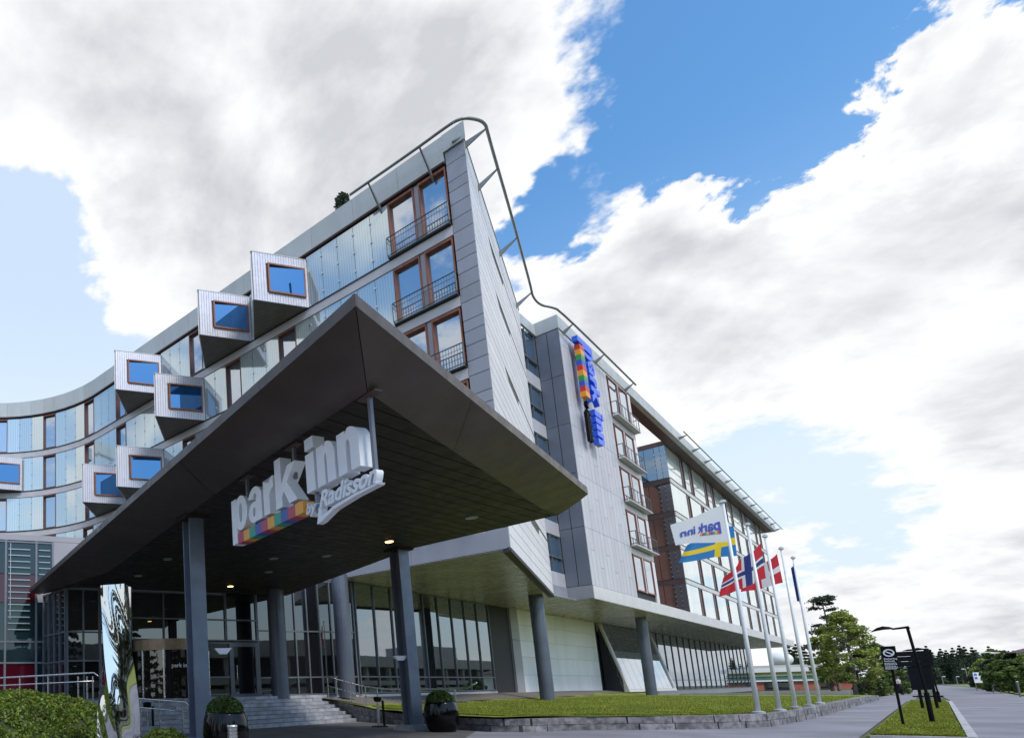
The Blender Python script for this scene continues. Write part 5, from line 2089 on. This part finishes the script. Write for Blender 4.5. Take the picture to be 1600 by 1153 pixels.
# far grey lamp posts along the roads
def far_lamp(px, py_base, py_top, depth, arm, label, z0=0.0, name='lamp_post'):
    b = atY(px, py_base, depth)
    zt = float(atY(px, py_top, depth)[2])
    b[2] = z0
    root = thing(name, label, 'street lamp', b, 'grey lamp posts along the far road')
    r = .10
    MB().tube([b, (b[0], b[1], zt)], [r, r * .6], 6).build('pole', M_pipe, root)
    MB().tube([(b[0], b[1], zt), (b[0] + arm * .4, b[1], zt + .08), (b[0] + arm, b[1], zt + .05)], [r * .5, r * .7, r * 1.2], 6).build('lamp_head', M_wht, root)


far_lamp(1514, 1069, 1045, 150, -.9, 'tall pale lamp post of the pair at the road bend')
far_lamp(1517, 1069, 1043, 158, 1.1, 'lamp post leaning beside the pale pair at the road bend')
far_lamp(1474, 1068, 1057, 170, .8, 'short far lamp post nearest the information board')
far_lamp(1496, 1068, 1057, 172, .8, 'short far lamp post before the dark spruce edge')
far_lamp(1567, 1079, 1019, 90, -2.2, 'grey lamp post with long arm among the roadside bushes at the right')
far_lamp(1583, 1080, 1020, 84, -1.8, 'grey lamp post rising above the right hand bushes near the frame edge')
far_lamp(1346, 1078, 1052, 62, .9, 'grey lamp post with a white head under the birch by the path')

# person walking on the path
pz = atz(1408, 1085.5, 0.0)
root = thing('person', 'person in dark clothing with a pale top walking on the path below the trees', 'person', pz)
hgt = 1.70
sk = bpy.data.meshes.new('body')
joints = {'pelvis': (0, 0, .90), 'chest': (0, .02, 1.25), 'neck': (0, .02, 1.45), 'head': (0, 0, 1.60), 'lk': (.10, -.14, .50), 'lf': (.10, -.02, .06), 'lt': (.10, -.16, .03), 'rk': (-.10, .06, .50), 'rf': (-.10, .24, .09), 'rt': (-.10, .14, .03),
          'ls': (.19, .02, 1.40), 'le': (.24, .10, 1.13), 'lh': (.22, -.04, .90), 'rs': (-.19, .02, 1.40), 're': (-.24, -.04, 1.13), 'rh': (-.22, -.16, .92)}
names = list(joints)
edges = [('pelvis', 'chest'), ('chest', 'neck'), ('neck', 'head'), ('pelvis', 'lk'), ('lk', 'lf'), ('lf', 'lt'), ('pelvis', 'rk'), ('rk', 'rf'), ('rf', 'rt'), ('chest', 'ls'), ('ls', 'le'), ('le', 'lh'), ('chest', 'rs'), ('rs', 're'), ('re', 'rh')]
sk.from_pydata([joints[k] for k in names], [(names.index(a), names.index(b)) for a, b in edges], [])
so = bpy.data.objects.new('body', sk); col.objects.link(so)
md = so.modifiers.new('skin', 'SKIN')
rad = {'pelvis': .14, 'chest': .15, 'neck': .06, 'head': .10, 'lk': .07, 'rk': .07, 'lf': .045, 'rf': .045, 'lt': .035, 'rt': .035, 'ls': .07, 'rs': .07, 'le': .05, 're': .05, 'lh': .035, 'rh': .035}
for i, k in enumerate(names):
    sk.skin_vertices[0].data[i].radius = (rad[k], rad[k])
sk.skin_vertices[0].data[0].use_root = True
so.modifiers.new('sub', 'SUBSURF').levels = 1
dg = bpy.context.evaluated_depsgraph_get(); dg.update()
bm_ = bpy.data.meshes.new_from_object(so.evaluated_get(dg))
bpy.data.objects.remove(so)
M_cloth = mat('dark_clothing', (.015, .015, .02), .8)
M_top = mat('pale_top', (.45, .44, .42), .8)
M_skin = mat('skin', (.45, .28, .2), .6)
for m in (M_cloth, M_top, M_skin):
    bm_.materials.append(m)
for p in bm_.polygons:
    p.material_index = 2 if p.center[2] > 1.5 else (1 if p.center[2] > 1.05 else 0)
    p.use_smooth = True
link('body', bm_, root, None, tuple(pz))
q = MB(); q.lathe([(.06, 1.60), (.115, 1.63), (.11, 1.70), (.05, 1.74), (.01, 1.745)], (pz[0], pz[1], 0), 12); q.build('hair', M_bark, root)

# ================================================================== BACKGROUND BUILDINGS
tb0 = atY(1150, 1079, 130)
TD = np.array([.92, -.40]); TD /= np.linalg.norm(TD)
tbc = atY(1160, 1078, 132)[:2]
TN = np.array([TD[1], -TD[0]])
if TN[1] > 0:
    TN = -TN


def Tp(x, o, z):
    p = tbc + TD * x + TN * o
    return (p[0], p[1], z)


TB = thing('terminal_building', 'low brick and white building with green glazing beyond the flagpoles', 'building', Tp(10, 0, 0))
q = MB(); pbox(q, Tp, -15, 17, -14, -.3, 0, 3.6); q.build('body', M_core, TB)
for x0, x1 in ((-14, -6), (-3.5, 3.5), (8.0, 12), (13.6, 17.2)):
    q = MB(); pbox(q, Tp, x0, x1, -.3, .05, 0, 1.75); q.build('brick_wall', M_red, TB)
for x0, x1 in ((-6, -3.5), (3.5, 8.0), (12, 13.6)):
    q = MB(); pbox(q, Tp, x0, x1, -.3, -.1, .1, 1.65); w_ = q.build('window', M_joint, TB)
    q = MB(); pbox(q, Tp, x0 + .1, x1 - .1, -.1, -.06, .4, 1.5); q.build('pane', G_dark, w_)
q = MB(); pbox(q, Tp, -15, 17, -.3, .5, 1.76, 2.05); q.build('white_band', M_wht, TB)
q = MB(); pbox(q, Tp, -15, 17, -.3, .0, 2.06, 2.85); q.build('green_glazing', M_green, TB)
q = MB(); pbox(q, Tp, -15, 17, -.3, .3, 2.86, 3.05); q.build('white_band', M_wht, TB)
q = MB(); pbox(q, Tp, -15, 17, -.3, .02, 3.06, 3.62); q.build('yellow_blinds', M_yel, TB)
q = MB(); pbox(q, Tp, -15.5, 17.5, -8, .9, 3.63, 4.5); q.build('eave', M_wht, TB)
q = MB(); pbox(q, Tp, -15, 17, -14, -4, 4.51, 5.1); q.build('upper_roof', M_conc, TB)
rdp = atY(1220, 1030, 170)
rd = thing('radome', 'white radar dome above the low building beyond the flagpoles', 'radar dome', (rdp[0], rdp[1], 0))
R = 14 / 990 * 170
zc = float(rdp[2])
vs = [(R * math.sin(a), -R * .8 * math.cos(a)) for a in np.linspace(.5, math.pi - .02, 14)]
MB().lathe([(R * .45, zc - R * .85)] + [(r, zc + h) for r, h in vs], (rdp[0], rdp[1], 0), 24).build('dome', M_wht, rd, smooth=True)
MB().lathe([(R * .4, 0), (R * .4, zc - R * .84)], (rdp[0], rdp[1], 0), 16).build('tower', M_conc, rd)
# house at the right edge
hp = atY(1597, 1060, 75)
hs = thing('house', 'pale house with a dark roof half cut off at the right edge behind the bushes', 'house', (hp[0], hp[1], 0))
hz = float(atY(1600, 1019, 75)[2])
hr = np.array([hp[0], hp[1]]) / np.hypot(hp[0], hp[1]); ht = np.array([hr[1], -hr[0]])


def Hp(x, o, z):
    p = hp[:2] + ht * x + hr * o
    return (p[0], p[1], z)


q = MB(); pbox(q, Hp, 0, 9, 0, 8, 0, hz); q.build('wall', M_wht, hs)
MB().add([Hp(-.8, -.8, hz), Hp(9.8, -.8, hz), Hp(9.8, 8.8, hz), Hp(-.8, 8.8, hz), Hp(3.5, 4, hz + 1.5), Hp(6, 4, hz + 1.5)],
         [(0, 1, 5, 4), (1, 2, 5), (2, 3, 4, 5), (3, 0, 4), (3, 2, 1, 0)]).build('roof', M_brown, hs)
q = MB(); pbox(q, Hp, .8, 2.0, -.05, .0, hz - 2.0, hz - .8); w_ = q.build('window', M_joint, hs)
q = MB(); pbox(q, Hp, .9, 1.9, -.07, -.052, hz - 1.9, hz - .9); q.build('pane', G_dark, w_)

# parking deck across the road, to the right: what the ground floor glass mirrors
PK = thing('parking_deck', 'long concrete parking deck across the road with a dark open level', 'parking deck', Rp(80, 44, 0))
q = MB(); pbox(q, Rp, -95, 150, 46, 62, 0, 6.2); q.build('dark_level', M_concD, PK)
for z0, z1 in ((2.7, 3.6), (6.2, 8.3)):
    q = MB(); pbox(q, Rp, -95, 150, 43, 62, z0, z1); q.build('parapet_beam', M_conc, PK)
for t in range(-92, 150, 8):
    q = MB(); pbox(q, Rp, t, t + .6, 43.5, 44.2, 0, 6.2); q.build('pillar', M_conc, PK)
q = MB(); pbox(q, Rp, 96, 112, 50, 60, 8.3, 12.0); q.build('stair_tower', M_pipe, PK)
q = MB(); pbox(q, Rp, -95, 150, 44.5, 45.0, .3, 2.2); q.build('low_white_wall', M_wht, PK)


# ================================================================== TREES
def tree(name, label, base, h, crown, n, size, material, trunk_h=.3, group=None, seed=0, clump=70, tilt=0.0, cat='tree', light=None):
    """crown: (radius, z0, z1) in metres above base; foliage in clumps hung on limbs"""
    base = np.array(base, float)
    r_ = random.Random(seed)
    root = thing(name, label, cat, base, group)
    R, z0, z1 = crown
    tr = MB()
    tr.tube([base + np.array([0, 0, -.2]), base + np.array([.03 * h, 0, h * .4]), base + np.array([0, .02 * h, h * .9])], [h * .022, h * .015, h * .004], 8)
    cs = []
    for k in range(clump):
        f = r_.random()
        zc = z0 + (z1 - z0) * f
        prof = math.sin(math.pi * min(1, (.12 + f * .88))) ** .6 * (1 - .35 * f)
        a = r_.uniform(0, 2 * math.pi)
        rr_ = R * prof * r_.uniform(.25, 1.0) ** .5
        cs.append((rr_ * math.cos(a), rr_ * math.sin(a), zc, R * r_.uniform(.12, .26)))
    for x, y, zc, s in cs[:clump // 3]:
        tr.tube([base + np.array([0, 0, max(h * .18, zc - .5 * math.hypot(x, y))]), base + np.array([x * .6, y * .6, zc - .1 * h]), base + np.array([x, y, zc])], [h * .008, h * .005, h * .002], 5)
    tr.build('trunk', M_bark, root, origin=tuple(base))
    cs = np.array(cs)
    idx = rng.integers(0, len(cs), n)
    off = rand_unit(n) * (rng.uniform(0, 1, n) ** .5)[:, None] * cs[idx, 3:4]
    off[:, 2] *= .75
    pc = base + cs[idx, :3] + off
    u, v = leaf_axes(n, size)
    if light is None:
        quads_mesh('crown', pc, u, v, material, root, None, tuple(base))
    return root


def spruce_mesh(n, seed):
    r_ = np.random.default_rng(seed)
    f = r_.uniform(0, 1, n) ** .8
    layer = np.round(f * 12) / 12 * .6 + f * .4
    a = r_.uniform(0, 2 * np.pi, n)
    R = (1 - layer) ** .85 * .24 * (r_.uniform(.2, 1, n) ** .5) * (1 + .25 * np.sin(a * 3 + layer * 9))
    P3 = np.stack([R * np.cos(a), R * np.sin(a), .08 + layer * .92 - R * .35], 1)
    return P3


def pinetop(base, h, label):
    base = np.array(base, float)
    root = thing('pine_tree', label, 'tree', base)
    tr = MB(); tr.tube([base, base + np.array([.1, 0, h * .6]), base + np.array([-.05, 0, h * .98])], [.14, .10, .03], 8)
    P3 = []
    r_ = random.Random(5)
    for k in range(30):
        z = h * (.42 + .56 * r_.random())
        a = r_.uniform(0, 2 * math.pi)
        L = h * .20 * (1.15 - z / h) * r_.uniform(.7, 1.4) + .25
        e = base + np.array([L * math.cos(a), L * math.sin(a), z + L * .15])
        tr.tube([base + np.array([0, 0, z]), e], [.035, .012], 5)
        m = 130
        t = rng.uniform(.35, 1.1, m)[:, None]
        pc = (base + np.array([0, 0, z])) * (1 - t) + e * t + rng.normal(size=(m, 3)) * np.array([.22, .22, .10])
        P3.append(pc)
    tr.build('trunk', M_bark, root, origin=tuple(base))
    P3 = np.concatenate(P3)
    u, v = leaf_axes(len(P3), .085)
    quads_mesh('crown', P3, u, v, M_pine, root, None, tuple(base))


bt = atY(1336, 1078, 60)
tree('birch_tree', 'big leafy birch right of the flagpoles at the end of the lawn', (bt[0], bt[1], 0), 8.2, (2.2, 1.2, 8.0), 11000, .08, M_leafL, clump=95, seed=3)
b2 = atY(1372, 1078, 66)
tree('birch_tree', 'darker leafy tree half behind the big birch, nearer the sign', (b2[0], b2[1], 0), 5.6, (2.2, .4, 5.2), 9000, .085, M_leaf, clump=80, seed=8)
b3 = atY(1300, 1076, 64)
tree('birch_tree', 'slim leafy tree left of the big birch beside the last flagpole', (b3[0], b3[1], 0), 7.0, (1.5, 1.4, 6.8), 5000, .075, M_leafL, clump=60, seed=12)
pt = atY(1311, 1076, 72)
pinetop((pt[0], pt[1], 0), 11.2, 'tall thin pine rising above the birches behind the lawn')
for px, d, s, lab in ((1392, 62, 1.9, 'dark low bush under the trees left of the no parking sign'), (1362, 60, 1.7, 'dark low bush under the big birch behind the low wall')):
    b = atY(px, 1078, d)
    tree('bush', lab, (b[0], b[1], 0), s, (1.5, .1, s), 4000, .085, M_leaf, clump=40, seed=px, cat='bush')

# roadside bushes and trees at the right
k = 0
for px, d, h, R, m, lab in ((1572, 66, 3.6, 2.2, M_leaf, 'dark green roadside bush, second from the right edge'), (1592, 58, 3.4, 2.2, M_leaf, 'dark green roadside bush at the right edge of the road'),
                            (1556, 78, 4.0, 2.3, M_pine, 'dense dark bush behind the blue parking sign at the right'), (1545, 90, 4.6, 2.2, M_leafL, 'yellow green small tree behind the blue parking sign'), (1563, 92, 6.4, 2.6, M_leaf, 'tallest roadside tree with reddish top on the right'),
                            (1580, 84, 5.6, 2.6, M_leaf, 'round roadside tree before the long armed lamp'), (1598, 78, 5.2, 2.6, M_pine, 'dark roadside tree at the right edge before the house'), (1612, 66, 4.2, 2.4, M_leaf, 'roadside bush cut off by the right edge'),
                            (1534, 105, 4.6, 2.0, M_pine, 'leftmost dark tree of the right roadside row')):
    b = atY(px, 1075, d)
    tree('roadside_tree', lab, (b[0], b[1], 0), h * .84, (R * .85, .12, h * .84), 4600, .10 + d * .0004, m, clump=55, seed=40 + k)
    k += 1
# far spruces
protos = []
protoP = [spruce_mesh(1500, 20 + i) for i in range(4)]
for i in range(4):
    P3 = protoP[i] * 11.0
    u, v = leaf_axes(len(P3), .22)
    rt_ = thing('spruce_tree', 'dark far spruce in the forest edge beyond the road', 'tree', (0, 0, 0), 'far spruces beyond the road')
    quads_mesh('crown', P3, u, v, M_pine, rt_)
    MB().tube([(0, 0, 0), (0, 0, 10.0)], [.2, .04], 6).build('trunk', M_bark, rt_)
    protos.append(rt_)
r_ = random.Random(4)
spots = []
for i in range(64):
    px = 1440 + (1562 - 1440) * i / 63 + r_.uniform(-2, 2)
    spots.append((px, r_.uniform(205, 250), r_.uniform(.75, 1.15)))
for i in range(14):
    spots.append((1398 + i * 4 + r_.uniform(-2, 2), r_.uniform(180, 220), r_.uniform(.5, .8)))
for i, (px, d, s) in enumerate(spots):
    b = atY(px, 1070, d)
    o = protos[i] if i < 4 else copy_tree(protos[i % 4], (0, 0, 0))
    o.location = (b[0], b[1], 0); o.rotation_euler = (0, 0, r_.uniform(0, 6)); o.scale = (s * 1.1, s * 1.1, s)
# pines above the terminal building
for px, d, h in ((1243, 190, 12), (1254, 195, 13), (1266, 185, 11)):
    b = atY(px, 1075, d)
    o = copy_tree(protos[px % 4], (b[0], b[1], 0)); o.scale = (1.5, 1.5, h / 11.0)
    o['label'] = 'far dark tree above the low building between the flagpoles'; o['group'] = 'trees above the low building'

# spruces across the street behind the viewpoint, seen mirrored in the glass
r2_ = random.Random(9)
for i in range(30):
    a = math.radians(105 + 205 * i / 29 + r2_.uniform(-3, 3))
    d = r2_.uniform(24, 46)
    o = copy_tree(protos[i % 4], (d * math.sin(a), d * math.cos(a), 0)); k_ = r2_.uniform(.9, 1.5)
    o.scale = (k_, k_, k_); o['label'] = 'tall spruce across the street opposite the canopy'; o['group'] = 'spruces opposite the hotel'

# parking information signs and guard rail far right
p = atY(1531, 1073, 74)
root = thing('blue_parking_sign', 'pale sign board with blue symbols on posts by the road bend', 'sign', (p[0], p[1], 0))
q = MB().box(p[0] - .45, p[0] + .45, p[1], p[1] + .05, .9, 2.1); q = q.build('board', M_wht, root)
for x, z in ((-.2, 1.85), (-.2, 1.45)):
    MB().box(p[0] + x - .15, p[0] + x + .15, p[1] - .012, p[1] - .004, z - .13, z + .13).build('symbol', M_blue, q)
for x in (-.3, .35):
    MB().tube([(p[0] + x, p[1] + .08, 0), (p[0] + x, p[1] + .08, 1.2)], .04, 6).build('post', M_pipe, root)
a = atY(1552, 1078, 62); b = atY(1592, 1077, 58)
root = thing('guard_rail', 'grey guard rail on posts along the right roadside bushes', 'guard rail', (a[0], a[1], 0))
a[2] = b[2] = .62
q = MB(); q.slab([a + np.array([0, 0, -.15]), b + np.array([0, 0, -.15]), b + np.array([0, 0, .15]), a + np.array([0, 0, .15])], .04); q.build('rail', M_pipe, root)
for f in (.05, .35, .65, .95):
    p = a * (1 - f) + b * f
    MB().tube([(p[0], p[1] + .08, 0), (p[0], p[1] + .08, .7)], .05, 6).build('post', M_pipe, root)
p = atY(1594, 1086, 46)
root = thing('marker_post', 'short grey marker post in the verge at the right edge', 'post', (p[0], p[1], 0))
MB().tube([(p[0], p[1], 0), (p[0], p[1], 1.05)], .055, 8).build('post', M_pipe, root)
MB().lathe([(.06, 1.05), (.065, 1.08), (.03, 1.11)], (p[0], p[1], 0), 8).build('cap', M_wht, root)
print('objects', len(bpy.data.objects))
